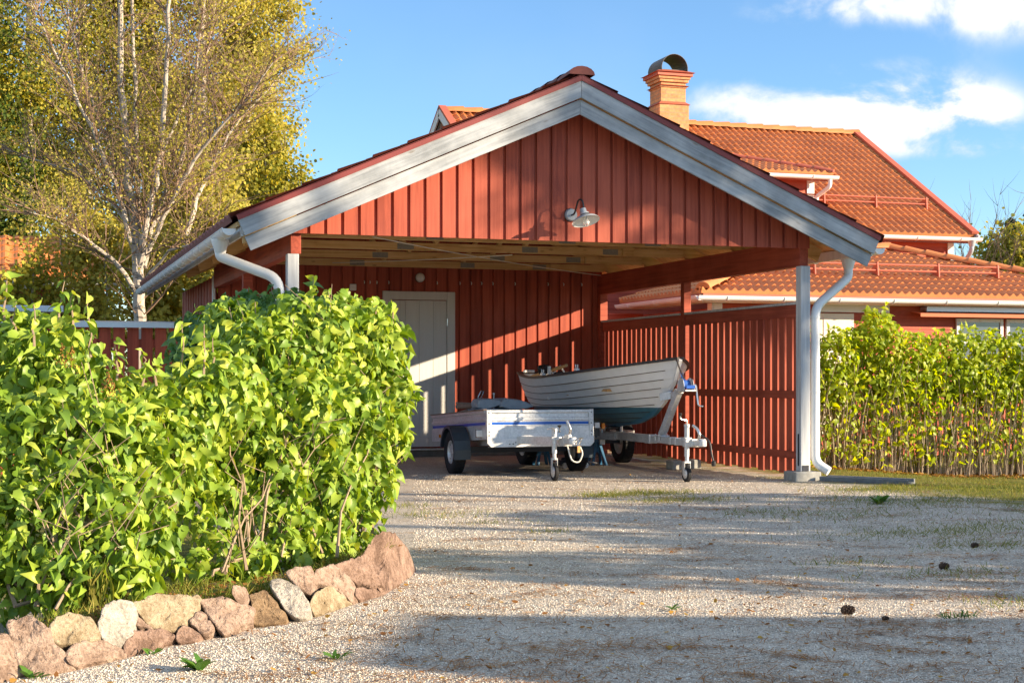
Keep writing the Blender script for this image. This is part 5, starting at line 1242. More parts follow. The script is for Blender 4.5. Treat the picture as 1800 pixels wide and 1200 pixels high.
STONES = [
 ('p',[(0,590),(45,572),(95,640),(108,722),(0,755),(-90,760),(-80,600)],'rough pinkish border stone at the left frame edge, low and split'),
 ('p',[(52,530),(130,505),(197,527),(226,590),(300,690),(200,726),(97,722),(85,650)],'large tall pinkish border stone, the big one nearest the left edge'),
 ('y',[(217,520),(300,480),(378,502),(413,545),(410,590),(310,602),(255,602),(217,570)],'blocky yellowish border stone with moss under it beside the grass tuft'),
 ('p',[(287,650),(332,607),(440,592),(525,640),(520,656),(320,702)],'flat pink border stone lying low under the yellowish blocky one'),
 ('w',[(417,520),(455,450),(540,440),(570,480),(556,560),(500,612),(450,592),(426,560)],'rounded pale border stone with a diagonal crack beside the large cream one'),
 ('r',[(522,615),(577,557),(690,547),(733,577),(690,602),(537,652)],'reddish border stone wedged beneath the large cream stone'),
 ('y',[(572,450),(660,420),(828,410),(824,450),(789,500),(738,550),(650,532)],'largest cream border stone with a long pointed lower edge'),
 ('p',[(567,484),(600,497),(643,540),(572,537)],'small pink wedge between the pale and the cream border stones'),
 ('r',[(733,575),(785,530),(848,572),(838,590),(745,600)],'small dark reddish triangular stone at the foot of the border'),
 ('p',[(793,515),(838,465),(903,540),(850,570)],'small pink triangular stone just right of the cream stone'),
 ('p',[(837,420),(940,407),(970,432),(1058,460),(1053,512),(940,566),(882,492)],'broad pink border stone with a stepped top, middle of the border'),
 ('p',[(972,400),(985,362),(1030,370),(1043,430),(1000,435)],'small upright pink stone on top of the border'),
 ('d',[(1043,412),(1110,387),(1138,420),(1197,490),(1178,516),(1062,526),(1070,460)],'dark brown mossy border stone right of the middle'),
 ('w',[(1128,345),(1170,335),(1240,370),(1293,450),(1288,490),(1240,495),(1192,460)],'whitish tilted slab in the border under the lilac leaves'),
 ('p',[(1197,310),(1303,287),(1308,340),(1298,400),(1250,370)],'pink four-sided stone right of the whitish slab'),
 ('y',[(1302,410),(1370,368),(1458,430),(1312,480),(1297,450)],'sandy border stone at the foot beside the whitish slab'),
 ('p',[(1322,300),(1400,285),(1468,350),(1488,422),(1462,428),(1382,362),(1318,345)],'long greyish-pink slanted border stone toward the right end'),
 ('r',[(1402,272),(1500,257),(1578,330),(1598,368),(1492,348)],'reddish slanted stone beside the big end boulder'),
 ('r',[(1490,380),(1590,368),(1608,385),(1512,425),(1492,420)],'low brown stone at the foot of the big end boulder'),
 ('r',[(1500,262),(1520,222),(1560,172),(1600,152),(1650,170),(1700,235),(1722,300),(1700,352),(1640,388),(1590,365)],'big layered reddish boulder ending the stone border at the drive'),
]
TOCAM = lambda p: (CAM-p).normalized()
for idx, (mk, poly, lab) in enumerate(STONES):
    rs = np.random.default_rng(idx+40)
    P3 = [bank(*cpx(p)) for p in poly]
    c = sum(P3, Vector())/len(P3)
    # outward normal of the bank
    nrm = Vector((-SA*.9, -CA*.9, .55)); nrm = (nrm + Vector((rs.normal()*.08, rs.normal()*.08, 0))).normalized()
    # resample the outline, then build rings: back, side, shoulder, dome
    ring = []
    for p0, p1 in zip(P3, P3[1:]+P3[:1]):
        k = max(2, int((p1-p0).length/.012)); ring += [p0.lerp(p1, j/k) for j in range(k)]
    n = len(ring)
    for _ in range(3): ring = [ring[i-1]*.25 + ring[i]*.5 + ring[(i+1)%n]*.25 for i in range(n)]
    size = sum((p-c).length for p in ring)/n
    so = Vector((idx*7.3, idx*3.1, idx*1.7))
    ring = [c+(q-c)*1.15 + (q-c).normalized()*(.012*noise.noise(q*22+so)+.006*noise.noise(q*60+so)) for q in ring]
    vs = []
    lv = [(.99,-.24),(1.0,-.06),(1.0,0),(.998,.022),(.985,.034),(.955,.040),(.86,.042),(.72,.043),(.57,.044),(.43,.045),(.28,.045),(.14,.045)]
    tiltv = rs.normal(size=2)*.16; kk = .75+size*2.2
    for sc_, h in lv:
        for q in ring:
            p = c + (q-c)*sc_; d = p-c
            f_ = max(0, min(1, (h+.02)/.04))
            r_ = .011*noise.fractal(p*9+so, .8, 2.1, 6) + .010*noise.noise(p*38+so) + .005*noise.noise(p*95+so)
            cr_ = abs(noise.noise(p*7+so*2)); r_ -= .012*max(0, 1-cr_*22)
            if idx == 19: r_ += .022*(((p.x*.9+p.z*1.1)*11) % 1.0 - .5)
            vs.append(p + nrm*(h*kk if h > 0 else h) + nrm*f_*(r_ + d.x*tiltv[0] + d.z*tiltv[1]))
    nl = len(lv); fs = []
    for r_ in range(nl-1):
        for i in range(n): fs.append((r_*n+i, r_*n+(i+1)%n, (r_+1)*n+(i+1)%n, (r_+1)*n+i))
    vs.append(sum((v for v in vs[-n:]), Vector())/n); fs += [((nl-1)*n+i, (nl-1)*n+(i+1)%n, nl*n) for i in range(n)]
    fs.append(tuple(range(n-1,-1,-1)))
    mb = MB(); mb.add(vs, fs); cx_, cy_ = c.x, c.y
    single('border_stone', mb, SMAT[mk], lab, 'stone', (c.x, c.y, min(v.z for v in vs)), 'stones edging the planting bed', smooth=False)
    for f in bpy.data.objects[-1:] if False else []: pass
for o in COL.objects:
    if o.name.startswith('border_stone'):
        o.data.polygons.foreach_set('use_smooth', [True]*len(o.data.polygons))
# earth bed behind the stones
t = NT('garden_soil'); P_ = t.coord(); n = t.noise(P_, 7, 6, .65); n2 = t.noise(P_, 45, 4, .7); n3 = t.noise(P_, 1.7, 4)
sc_ = t.ramp((n2,0), [(.3,(.07,.045,.03)),(.55,(.17,.115,.075)),(.75,(.30,.22,.15))])
gc_ = t.ramp((n,0), [(.3,(.05,.075,.015)),(.6,(.14,.17,.03)),(.8,(.24,.22,.06))])
tc = t.n('ShaderNodeTexCoord'); sx = t.n('ShaderNodeSeparateXYZ', {'Vector': (tc,'Object')})
M['soil'] = t.out(t.mix(t.ss(t.math('ADD', (n,0), t.math('MULTIPLY', (n3,0), .8)), .85, 1.0), (sc_,0), (gc_,0)), .95, 0, n2, .8, .02, .15)
cols = []
for px in list(np.linspace(-70, 700, 56)):
    yb = float(np.interp(px, bpx, bpy_)); yt = float(np.interp(px, tpx, tpy))
    b0 = bank(px, yb); b1 = bank(px, yt+4, .02); f_ = Vector((SA, CA, 0)); kk = max(.15, min(1, (715-px)/140))
    rr = [b0+Vector((0,0,-.03)), b0.lerp(b1,.5)+f_*.09-Vector((0,0,.03)), b1+f_*.07+Vector((0,0,-.06)), b1+f_*.35*kk+Vector((0,0,-.05)), b1+f_*1.0*kk+Vector((0,0,-.07)), b1+f_*1.7*kk+Vector((0,0,-.12)), b1+f_*2.6*kk]
    rr[6].z = -.02; cols.append(rr)
mb = MB(); k = 7
mb.add([(p.x, p.y, p.z+.012*math.sin(p.x*9)*math.sin(p.y*7)*(1 if 1 < i%k < 6 else 0)) for i, p in enumerate(q for c in cols for q in c)], [(i*k+j, (i+1)*k+j, (i+1)*k+j+1, i*k+j+1) for i in range(len(cols)-1) for j in range(k-1)])
pb_ = child('planting_bed', mb, M['soil'], smooth=True); pb_['kind'] = 'structure'
# low growth and litter on the bed
def on_bed(n, lo, hi):
    i = RNG.integers(0, len(cols)-1, n); u = RNG.random(n); v = lo+(hi-lo)*RNG.random(n); out = []
    for a_, b_, c_ in zip(i, u, v):
        j = int(c_); f_ = c_-j; p0 = cols[a_][j].lerp(cols[a_][j+1], f_); p1 = cols[a_+1][j].lerp(cols[a_+1][j+1], f_); out.append(tuple(p0.lerp(p1, b_)))
    return np.array(out)
Pb = on_bed(4200, 2.1, 4.6); Pb = Pb[(np.sin(Pb[:,0]*5.1+Pb[:,1]*2.3)+np.sin(Pb[:,0]*11.7-Pb[:,1]*6.1)+RNG.normal(size=len(Pb))*.5) > -.3]
V, F = blades(Pb, .025, .085, .7); np_obj('bed_grass', V, F, M['grass'], kind='stuff')
Pb = on_bed(900, 1.9, 4.5); n = len(Pb); Pb[:,2] += .012
V, F = scatter(tv, [np.array([(0,1,2,3)]), np.array([(3,2,4)])], Pb, RNG.normal(size=(n,3))*[1,1,.15], np.tile([0,0,1.],(n,1))+RNG.normal(size=(n,3))*.35, RNG.uniform(.015,.045,n)); np_obj('bed_litter', V, F, M['fallen'], kind='stuff')
# ------------------------------------------------------------------ leaves
def heart(curl=.14, fold_=.12):
    m = [(0,0,0),(0,.30,.02),(0,.66,-.02),(0,1.0,-curl)]
    L = [(-.17,-.09,fold_*.6),(-.34,.08,fold_),(-.345,.34,fold_*.9),(-.17,.70,fold_*.25-curl*.3)]
    V = m + L + [(-x,y,z) for x,y,z in L]
    F4 = [(0,1,5,4),(1,2,6,5),(0,8,9,1),(1,9,10,2)]; F3 = [(2,7,6),(2,3,7),(2,10,11),(2,11,3)]
    return np.array(V), [np.array(F4), np.array(F3)]
HV, HF = heart(.22, .15); HV2, HF2 = heart(.45, .24); HV3 = HV*[.78,1.05,1] + np.stack([.22*HV[:,1]**2, 0*HV[:,1], -.25*HV[:,1]**2], 1)
def sample_blobs(blobs, n, lo=.72, hi=1.06, inner=.70, up_bias=0):
    B = np.array([b[:3] for b in blobs]); R = np.array([(b[3:6] if len(b) > 4 else (b[3],)*3) for b in blobs])
    wgt = (R**2).sum(1)/3; idx = RNG.choice(len(B), n*2, p=wgt/wgt.sum())
    d = unit(RNG.normal(size=(n*2,3))); rad = lo + (hi-lo)*RNG.random(n*2)**.7
    P_ = B[idx] + d*R[idx]*rad[:,None]; nn = unit(d/R[idx])
    inside = np.zeros(len(P_), bool)
    for i in range(len(B)):
        q = ((P_-B[i])/R[i]); inside |= ((q**2).sum(1) < inner**2) & (idx != i)
    keep = ~inside & (P_[:,2] > .02); return P_[keep][:n], nn[keep][:n]
def leaf_obj(name, parent, blobs, n, size, mat, tv=HV, tf=HF, droop=.8, lo=.45, extra=None):
    P_, nn = sample_blobs(blobs, n, lo)
    if extra is not None: P_ = np.concatenate([P_, extra[0]]); nn = np.concatenate([nn, extra[1]])
    k = len(P_)
    A = nn*.45 + RNG.normal(size=(k,3))*.55; A[:,2] -= droop
    # leaves on top spread flatter
    topf = np.clip(nn[:,2], 0, 1)[:,None]; A = A*(1-.5*topf) + np.concatenate([unit(RNG.normal(size=(k,2))), np.full((k,1),-.15)], 1)*topf*.8
    N_ = nn*.5 + RNG.normal(size=(k,3))*.72 + [.12,-.12,.4]
    S = RNG.uniform(size[0], size[1], k)
    pick = RNG.integers(0, 3, k); Vs = []; Fs = []; off = 0
    for q, tq in enumerate((HV, HV2, HV3)):
        m_ = pick == q; V1, F1 = scatter(tq, tf, P_[m_], A[m_], N_[m_], S[m_]); Vs.append(V1); Fs.append([f+off for f in F1]); off += len(V1)
    return np_obj(name, np.concatenate(Vs), [np.concatenate([f[i] for f in Fs]) for i in range(len(tf))], mat, parent, smooth=True)
def blob(px, py, t_, r, rz=None, depth=None):
    p = at_t(px, py, t_); return (p.x, p.y, p.z, r, depth or r, rz or r)
def stems_obj(name, parent, feet, blobs, n, mat, r0=.009, spread=.35, base=None):
    mb = base or MB(); B = blobs
    for i in range(n):
        f = Vector(random.choice(feet)) + Vector((random.gauss(0,.12), random.gauss(0,.10), 0))
        b = min(random.sample(B, min(3,len(B))), key=lambda q: (Vector((q[0],q[1],0))-Vector((f.x,f.y,0))).length)
        e = Vector(b[:3]) + Vector((random.uniform(-.8,.8)*b[3], random.uniform(-.8,.8)*b[4], random.uniform(-.3,.9)*b[5]))
        pts = [f]; k = 6
        for j in range(1, k+1):
            u = j/k; p = f.lerp(e, u); p.z = f.z + (e.z-f.z)*(u**.75); pts.append(p + Vector((random.gauss(0,.022), random.gauss(0,.022), 0)))
        mb.tube(pts, [r0*(1-.75*j/k)*random.uniform(.7,1.2) for j in range(k+1)], 5)
        for _ in range(3):
            s_ = pts[random.randint(2,5)]; mb.tube([s_, s_+Vector((random.uniform(-.1,.1), random.uniform(-.1,.05), random.uniform(.06,.16))), s_+Vector((random.uniform(-.2,.2), random.uniform(-.2,.1), random.uniform(.14,.36)))], [r0*.4, r0*.3, r0*.15], 4)
    return child(name, mb, mat, parent)
def shoots(list_, size):
    """upright shoots: stems with opposite leaf pairs"""
    mb = MB(); Ps = []; Ns = []
    for p, h in list_:
        p = Vector(p); lean = Vector((random.uniform(-.15,.15), random.uniform(-.1,.1), 1))
        pts = [p+lean*h*j/4+Vector((random.gauss(0,.006),0,0)) for j in range(5)]; mb.tube([p-Vector((0,0,.05))]+pts, [.007,.006,.005,.004,.003,.002], 5)
        k = max(2, int(h/.055))
        for j in range(k+1):
            q = p+lean*h*j/k; a0 = random.uniform(0, PI)
            for s_ in (0, PI): Ps.append(q); Ns.append((math.cos(a0+s_), math.sin(a0+s_), .55))
    return mb, (np.array([tuple(q) for q in Ps]), np.array(Ns))
def lilac(name, label, blobs, n, feet, nst, mat, size, sh=(), loc=None, r0=.009):
    f0 = feet[0]; o = thing(name, label, 'shrub', (f0[0], f0[1], 0), 'lilac shrubs along the drive')
    mb, ex = shoots(sh, size) if sh else (MB(), None)
    leaf_obj('foliage', o, blobs, n, size, mat, extra=ex)
    stems_obj('stems', o, feet, blobs, nst, M['stem'], r0, base=mb)
    return o
ft = lambda px, py, z=.14: tuple(at_t(px, py, (CAMH-z)*FPX/(py-HZ)))
A_b = [blob(-70,655,7.3,.30), blob(20,640,7.35,.28), blob(90,650,7.3,.27), blob(150,705,7.3,.24), blob(235,745,7.4,.23), blob(305,735,7.6,.24), blob(375,690,7.8,.25),
       blob(-60,790,7.0,.32), blob(40,800,6.9,.30), blob(130,790,6.95,.28), blob(215,790,7.1,.25), blob(290,785,7.4,.2),
       blob(-40,930,6.7,.28), blob(60,930,6.65,.27), blob(150,900,6.7,.24), blob(215,890,6.9,.19), blob(30,1020,6.5,.15), blob(110,1015,6.45,.15), blob(190,980,6.55,.15), blob(235,1000,6.6,.12), blob(265,930,6.9,.13),
       blob(60,700,7.9,.33), blob(200,790,7.9,.3), blob(330,800,7.95,.22)]
A_b += [blob(px, py, t_, r_) for px, py, t_, r_ in ((300,860,7.4,.10),(340,900,7.5,.09),(285,940,7.2,.08),(370,940,7.6,.09),(330,820,7.7,.12),(250,870,7.2,.1),(380,860,7.8,.1),(300,990,7.1,.06),(345,985,7.4,.06))]
A_sh = [(at_t(px, py, t_), h) for px, py, t_, h in ((8,545,7.2,.18),(102,560,7.2,.18),(128,560,7.25,.12),(160,610,7.2,.25),(25,575,7.1,.12),(60,590,7.0,.15),(320,640,7.5,.20),(358,640,7.5,.2),(275,660,7.3,.08),(375,640,7.7,.14),(-30,570,7.2,.2),(205,650,7.2,.14),(250,660,7.2,.1))]
lilac('lilac_shrub', 'big bright green lilac shrub filling the left edge of the frame', A_b, 10000, [ft(150,1050),ft(90,1060),ft(220,1030),ft(20,1060)], 30, M['lilac'], (.036,.085), A_sh)
B_b = [blob(455,640,8.7,.30), blob(535,610,9.0,.32), blob(610,600,9.3,.30), blob(665,610,9.5,.20), blob(690,690,9.5,.15), blob(650,720,9.3,.24),
       blob(430,740,8.3,.26), blob(520,740,8.5,.30), blob(600,740,8.9,.30), blob(690,770,9.4,.13), blob(640,840,9.1,.22), blob(560,850,8.6,.28), blob(470,840,8.2,.22), blob(400,800,8.3,.16),
       blob(620,930,9.0,.18), blob(560,940,8.5,.2), blob(490,930,8.1,.2), blob(640,965,9.0,.1), blob(420,890,8.0,.14), blob(440,990,7.75,.12), blob(500,985,8.0,.13), blob(400,1010,7.6,.09), blob(570,985,8.4,.1),
       blob(500,680,9.6,.38), blob(600,690,9.9,.35), blob(560,820,9.6,.35), blob(380,700,8.6,.22), blob(655,560,9.7,.12), blob(410,580,9.2,.2)]
B_sh = [(at_t(px, py, t_), h) for px, py, t_, h in ((548,525,9.4,.14),(610,545,9.3,.12),(690,560,9.4,.1),(500,560,9.1,.1),(450,575,8.9,.15),(580,540,9.4,.1),(715,700,9.4,.08),(360,620,8.5,.14),(660,545,9.5,.08))]
lilac('lilac_shrub', 'bushy bright green lilac shrub overhanging the end of the stone border', B_b, 12500, [ft(470,985),ft(560,960),ft(620,945),ft(410,1000),ft(530,975)], 34, M['lilac'], (.040,.092), B_sh)
C_b = [blob(375,612,12.0,.33), blob(430,585,12.3,.34), blob(490,572,12.6,.28), blob(540,575,12.6,.22), blob(370,650,11.7,.33), blob(420,640,12.0,.5), blob(500,620,12.3,.5), blob(400,740,12,.5), blob(480,740,12.2,.55), blob(350,740,11.8,.3)]
lilac('lilac_shrub', 'lilac shrub behind, its bluish-green shade put into the leaf colour, in front of the left carport post', C_b, 6500, [(at_t(430,800,12).x, at_t(430,800,12).y, 0)], 26, M['lilacshade'], (.05,.10), [(at_t(px, py, 12.3), h) for px, py, h in ((400,560,.14),(440,545,.15),(480,535,.15),(548,535,.16),(515,535,.1),(365,570,.12))], r0=.012)
# withered flower heads
A_root = [o for o in COL.objects if o.name == 'lilac_shrub'][0]
for px, py, t_ in ((110,622,6.9),(127,628,6.95),(190,672,7.0),(198,690,6.95),(640,700,9.0)):
    c_ = at_t(px, py, t_); n_ = 60; h_ = RNG.random(n_)
    P_ = np.stack([c_.x+RNG.normal(size=n_)*.016*(1.2-h_), c_.y+RNG.normal(size=n_)*.016*(1.2-h_), c_.z+(h_-.5)*.10], 1)
    V, F = scatter(oc*[1,.7,.7], of, P_, RNG.normal(size=(n_,3)), RNG.normal(size=(n_,3)), RNG.uniform(.003,.007,n_)); np_obj('flower_head', V, F, M['fallen'], A_root)
# undergrowth at the foot of the lilacs
UB = []
for px, py, r_ in ((150,1085,.05),(165,1070,.06),(375,1020,.07),(395,1035,.06),(330,1020,.06)): UB.append(blob(px, py, CAMH*FPX/(py-HZ)*.88, r_))
for (px, py, n_, lab) in ((165,1060,70,'dry grass tuft between the lilac and the blocky yellowish stone'),):
    c = ft(px, py); q = RNG.normal(size=(n_,2))*.035
    V, F = blades(np.stack([c[0]+q[:,0], c[1]+q[:,1], np.full(n_, c[2])], 1), .10, .24, .28)
    o = np_obj('grass_tuft', V, F, M['grass'], org=c); props(o, lab, 'grass tuft')
def rosette(px, py, n, L, lab, name='weed', z=0.004, mat='weed'):
    c = gnd(px, py); P_ = np.tile([c.x, c.y, z], (n,1)) + RNG.normal(size=(n,3))*[.012,.012,0]; an = RNG.uniform(0, 2*PI, n)
    A = np.stack([np.cos(an), np.sin(an), RNG.uniform(.15,.9,n)], 1)
    tv = np.array([(-.04,0,0),(.04,0,0),(.17,.5,.05),(-.17,.5,.05),(.10,.8,.02),(-.10,.8,.02),(0,1,-.06)])
    V, F = scatter(tv, [np.array([(0,1,2,3),(3,2,4,5)]), np.array([(5,4,6)])], P_, A, np.tile([0,0,1.],(n,1))+RNG.normal(size=(n,3))*.2, RNG.uniform(L*.6, L, n))
    o = np_obj(name, V, F, M[mat], org=(c.x,c.y,0), smooth=True); props(o, lab, 'weed', 'small weeds growing in the gravel')
rosette(350,1178,16,.11,'leafy green weed in the gravel below the middle of the stone border')
rosette(60,1192,10,.08,'small weed at the foot of the leftmost stones'); rosette(265,1150,9,.05,'tiny weed against the low pink flat stone')
rosette(592,1158,14,.07,'faint pale weed on the gravel near the tip of the foreground shadow')
rosette(1545,885,26,.14,'yellow-green weed beside the drain channel'); rosette(1180,1072,8,.07,'yellowish weed flat on the sunlit gravel right of centre')
c = gnd(1685,1092); k = 90; u = RNG.uniform(-1,1,k)
P_ = np.stack([c.x+u*.085*CA, c.y-u*.085*SA, np.full(k,.012)+RNG.random(k)*.015], 1); A = np.stack([RNG.normal(size=k), RNG.normal(size=k), RNG.uniform(.1,.8,k)], 1)
V, F = scatter(np.array([(-.07,0,0),(.07,0,0),(.05,.7,.04),(-.05,.7,.04),(0,1,0)]), [np.array([(0,1,2,3)]), np.array([(3,2,4)])], P_, A, np.tile([0,0,1.],(k,1)), RNG.uniform(.025,.05,k))
o = np_obj('green_sprig', V, F, M['weed'], org=(c.x,c.y,0)); props(o, 'fallen dark green sprig lying on the shaded gravel at right', 'sprig')
for px, py, r_, lab in ((1490,1079,.022,'dark pine cone on the shadow edge in the middle of the drive'),(1659,1000,.020,'dark pine cone by the needle drift at right'),(1713,962,.017,'dark pine cone farther right on the gravel'),(1556,1090,.011,'tiny cone scrap just right of the shadow-edge cone')):
    c = gnd(px, py); mb = MB()
    for i in range(7):
        for j in range(8):
            th = 2*PI*(j+.5*(i%2))/8; zz = i/6; rr = r_*(.45+.9*math.sin(PI*(.15+.75*zz)))
            q = Vector((c.x-r_*1.3+zz*r_*2.6, c.y+math.cos(th)*rr*.8, r_*.95+math.sin(th)*rr*.8)); ce = Vector((q.x-r_*.3, c.y, r_*.95))
            d = (q-ce).normalized(); s_ = d.cross(Vector((1,0,0))).normalized()*r_*.3
            mb.add([ce+s_*.3, ce-s_*.3, q-s_, q+s_, q+d*r_*.15+Vector((r_*.25,0,0))], [(0,1,2,3),(3,2,4)])
    single('pine_cone', mb, M['cone'], lab, 'pine cone', (c.x, c.y, 0), 'pine cones on the gravel')
# ------------------------------------------------------------------ hedge on the right
HA, HB = Vector((9.3,17.15,-.12)), Vector((15.6,16.4,-.19))
hd_ = (HB-HA).normalized(); hs_ = Vector((hd_.y,-hd_.x,0)); HLn = (HB-HA).length
hg = thing('deciduous_hedge', 'yellow-green deciduous hedge with bare stems below, right of the carport', 'hedge', tuple(HA))
hb = []
for i in range(18):
    p = HA + hd_*(HLn*i/17); hb.append((p.x+random.uniform(-.08,.08), p.y+random.uniform(-.08,.08), 1.40+random.uniform(-.05,.06), .30, .30, .27+random.uniform(0,.07)))
    hb.append((p.x+random.uniform(-.1,.1), p.y+random.uniform(-.1,.1), 1.10+random.uniform(-.1,.1), .28, .28, .28))
pk = HA+hd_*(HLn*.20); hb += [(pk.x, pk.y, 1.72, .24, .24, .26), (pk.x-.05, pk.y+.1, 1.52, .34, .34, .25)]
P_, nn = sample_blobs(hb, 12500, .45, 1.08, .6)
k = 7600; u = RNG.uniform(0, HLn, k); v = RNG.uniform(-.34,.34,k); z = -.05+1.25*RNG.random(k)**.7
P2 = np.stack([HA.x+hd_.x*u+hs_.x*v, HA.y+hd_.y*u+hs_.y*v, z], 1)
mb, ex = shoots([(HA+hd_*(HLn*random.random())+Vector((0,0,random.uniform(1.62,1.78))), random.uniform(.08,.22)) for _ in range(26)]+[(Vector((pk.x+random.uniform(-.15,.15),pk.y,1.85)), random.uniform(.1,.22)) for _ in range(4)], .07)
P_ = np.concatenate([P_, P2, ex[0]]); nn = np.concatenate([nn, unit(RNG.normal(size=(k,3))), ex[1]]); k = len(P_)
A = nn*.5 + RNG.normal(size=(k,3))*.5; A[:,2] -= .5
V, F = scatter(HV, HF, P_, A, nn*.4+RNG.normal(size=(k,3))*.42+[.42,-.75,.45], RNG.uniform(.05,.10,k))
np_obj('foliage', V, F, M['hedge'], hg, smooth=True)
for i in range(900):
    u = random.uniform(0, HLn); p = HA+hd_*u+hs_*random.uniform(-.22,.22); p.z = -.19; q = p + hd_*random.gauss(0,.16) + hs_*random.gauss(0,.10); h = random.uniform(.9,1.6)
    mb.tube([p, p.lerp(q,.3)+Vector((random.gauss(0,.02),random.gauss(0,.02),h*.35)), p.lerp(q,.65)+Vector((random.gauss(0,.02),0,h*.7)), q+Vector((0,0,h))], [.0095*random.uniform(.6,1.3),.008,.006,.003], 4)
child('stems', mb, M['pale_stem'], hg)
n = 2600; u = RNG.uniform(0, HLn, n); v = RNG.normal(size=n)*.33
P_ = np.stack([HA.x+hd_.x*u+hs_.x*v, HA.y+hd_.y*u+hs_.y*v, np.full(n,.012)], 1); P_[:,2] += ground_z(P_[:,0], P_[:,1]); A = RNG.normal(size=(n,3))*[1,1,.15]
V, F = scatter(HV, HF, P_, A, np.tile([0,0,1.],(n,1))+RNG.normal(size=(n,3))*.25, RNG.uniform(.04,.08,n)); np_obj('fallen_leaves', V, F, M['fallen'], kind='stuff')
# ------------------------------------------------------------------ trees
LQ = np.array([(-.32,0,0),(.32,0,0),(.36,.55,.07),(-.36,.55,.07),(0,1,-.05)]); LQF = [np.array([(0,1,2,3)]), np.array([(3,2,4)])]
def branch(mb, p, d, L, r, depth, tips, bend_=.25, n=5, up=.12, sides=5):
    pts = [Vector(p)]; d = Vector(d).normalized()
    for i in range(n):
        d = (d + Vector((random.gauss(0,bend_), random.gauss(0,bend_), random.gauss(0,bend_*.6)+up))*.5).normalized(); pts.append(pts[-1]+d*L/n)
    mb.tube(pts, [r*(1-.85*i/n) for i in range(n+1)], sides if r > .02 else 4, cap=False)
    tips += pts[2:]
    if depth > 0:
        for i in range(1, n+1):
            for _ in range(random.choice((1,1,2))):
                sd = (d + Vector((random.gauss(0,.8), random.gauss(0,.8), random.gauss(.1,.4)))).normalized(); branch(mb, pts[i], sd, L*random.uniform(.35,.6), r*.42, depth-1, tips, bend_, n, up, sides)
    return pts
def crown_tree(name, lab, px, t_, H, R, n, size, mat, barkm=M['birch'], z0=.06, group='trees beyond the fence', shape=1.0, leanx=0, nclump=150, seed=1, top=.55):
    g = at_t(px, 662, t_); bx, by = g.x, g.y
    random.seed(seed); o = thing(name, lab, 'tree', (bx, by, 0), group)
    tb = MB(); pts = [Vector((bx+leanx*k/6+random.gauss(0,.06), by+random.gauss(0,.06), H*.95*k/6)) for k in range(7)]
    tb.tube(pts, [max(.02, H*.011*(1-.9*k/6)) for k in range(7)], 8); child('trunk', tb, barkm, o, smooth=True)
    lb = MB(); tips = []
    for k in range(24):
        z = H*random.uniform(.12,.92); f_ = z/H; i = min(5, int(z/(H*.95)*6)); p = pts[i].lerp(pts[i+1], min(1, z/(H*.95)*6-i)); an = random.uniform(0, 2*PI)
        rad = R*(math.sin(PI*min(1,(f_*.9+.12)))**top)
        branch(lb, p, (math.cos(an), math.sin(an), random.uniform(.25,.8)), rad*random.uniform(.7,1.05), H*.0032*(1.2-f_), 1, tips, .2, 4)
    child('limbs', lb, barkm if barkm is not M['birch'] else M['twig'], o)
    # clumped crown
    rs = np.random.default_rng(seed)
    f_ = rs.uniform(z0, 1.0, nclump); an = rs.uniform(0, 2*PI, nclump); rr = R*np.sin(PI*np.clip(f_*.88+.10,0,1))**top*shape*rs.uniform(.25,1.05,nclump)**.6
    C_ = np.stack([bx+leanx*f_+np.cos(an)*rr, by+np.sin(an)*rr, f_*H], 1)
    tp_ = np.array([tuple(q) for q in tips]); C_ = np.concatenate([C_, tp_[rs.choice(len(tp_), min(len(tp_), nclump*2))]])
    idx = rs.choice(len(C_), n); sg = R*.13*rs.uniform(.5,1.5,len(C_))
    P_ = C_[idx] + rs.normal(size=(n,3))*sg[idx][:,None]*[1,1,1.25]; P_ = P_[P_[:,2] > .3]; n = len(P_)
    A = rs.normal(size=(n,3)); A[:,2] -= .7; N_ = rs.normal(size=(n,3)) + [.3,-.3,.4]
    V, F = scatter(LQ, LQF, P_, A, N_, rs.uniform(size[0], size[1], n)); np_obj('crown', V, F, mat, o)
    return o
TS = (.075,.13)
crown_tree('birch_tree', 'rightmost tall golden birch, its crown edge standing against the blue sky', 428, 47, 22, 1.95, 50000, TS, M['yellow'], seed=3, shape=.95)
crown_tree('birch_tree', 'tall golden birch directly behind the right limbs of the bare white birch', 350, 45, 23, 2.4, 52000, TS, M['yellow'], seed=4)
crown_tree('birch_tree', 'golden birch straight behind the white trunks of the bare birch', 260, 48, 24, 2.7, 46000, TS, M['yellow'], seed=5)
crown_tree('birch_tree', 'olive-yellow birch behind the left limbs of the bare birch', 150, 45, 23, 2.5, 44000, TS, M['olive'], seed=6)
crown_tree('birch_tree', 'olive birch with green patches near the left frame edge', 50, 44, 23, 2.5, 42000, TS, M['olive'], seed=7)
crown_tree('broadleaf_tree', 'dark green tree at the far left frame edge', -30, 42, 15, 1.7, 15000, TS, M['green'], M['bark'], seed=8)
crown_tree('birch_tree', 'tall yellow-green birch filling the gap at the upper left', -5, 52, 24, 3.0, 30000, TS, M['olive'], seed=17)
crown_tree('young_birch', 'short green-gold birch low at the carport roof edge against the sky', 465, 44, 8.6, 1.35, 16000, TS, M['olive'], seed=9)
crown_tree('shrubby_birch', 'low golden birch thicket between the bare birch and the carport eave', 345, 36, 6.4, 1.5, 18000, (.08,.14), M['yellow'], seed=10, z0=.05)
crown_tree('shrubby_birch', 'low golden thicket left of the white birch trunk, before the tiled cottage', 190, 33, 4.6, 1.2, 6000, (.07,.13), M['yellow'], seed=12, z0=.05)
crown_tree('shrubby_birch', 'thin yellow birch sapling standing before the tiled cottage roof', 112, 33, 5.6, 1.1, 4200, (.05,.10), M['yellow'], seed=14, z0=.2)
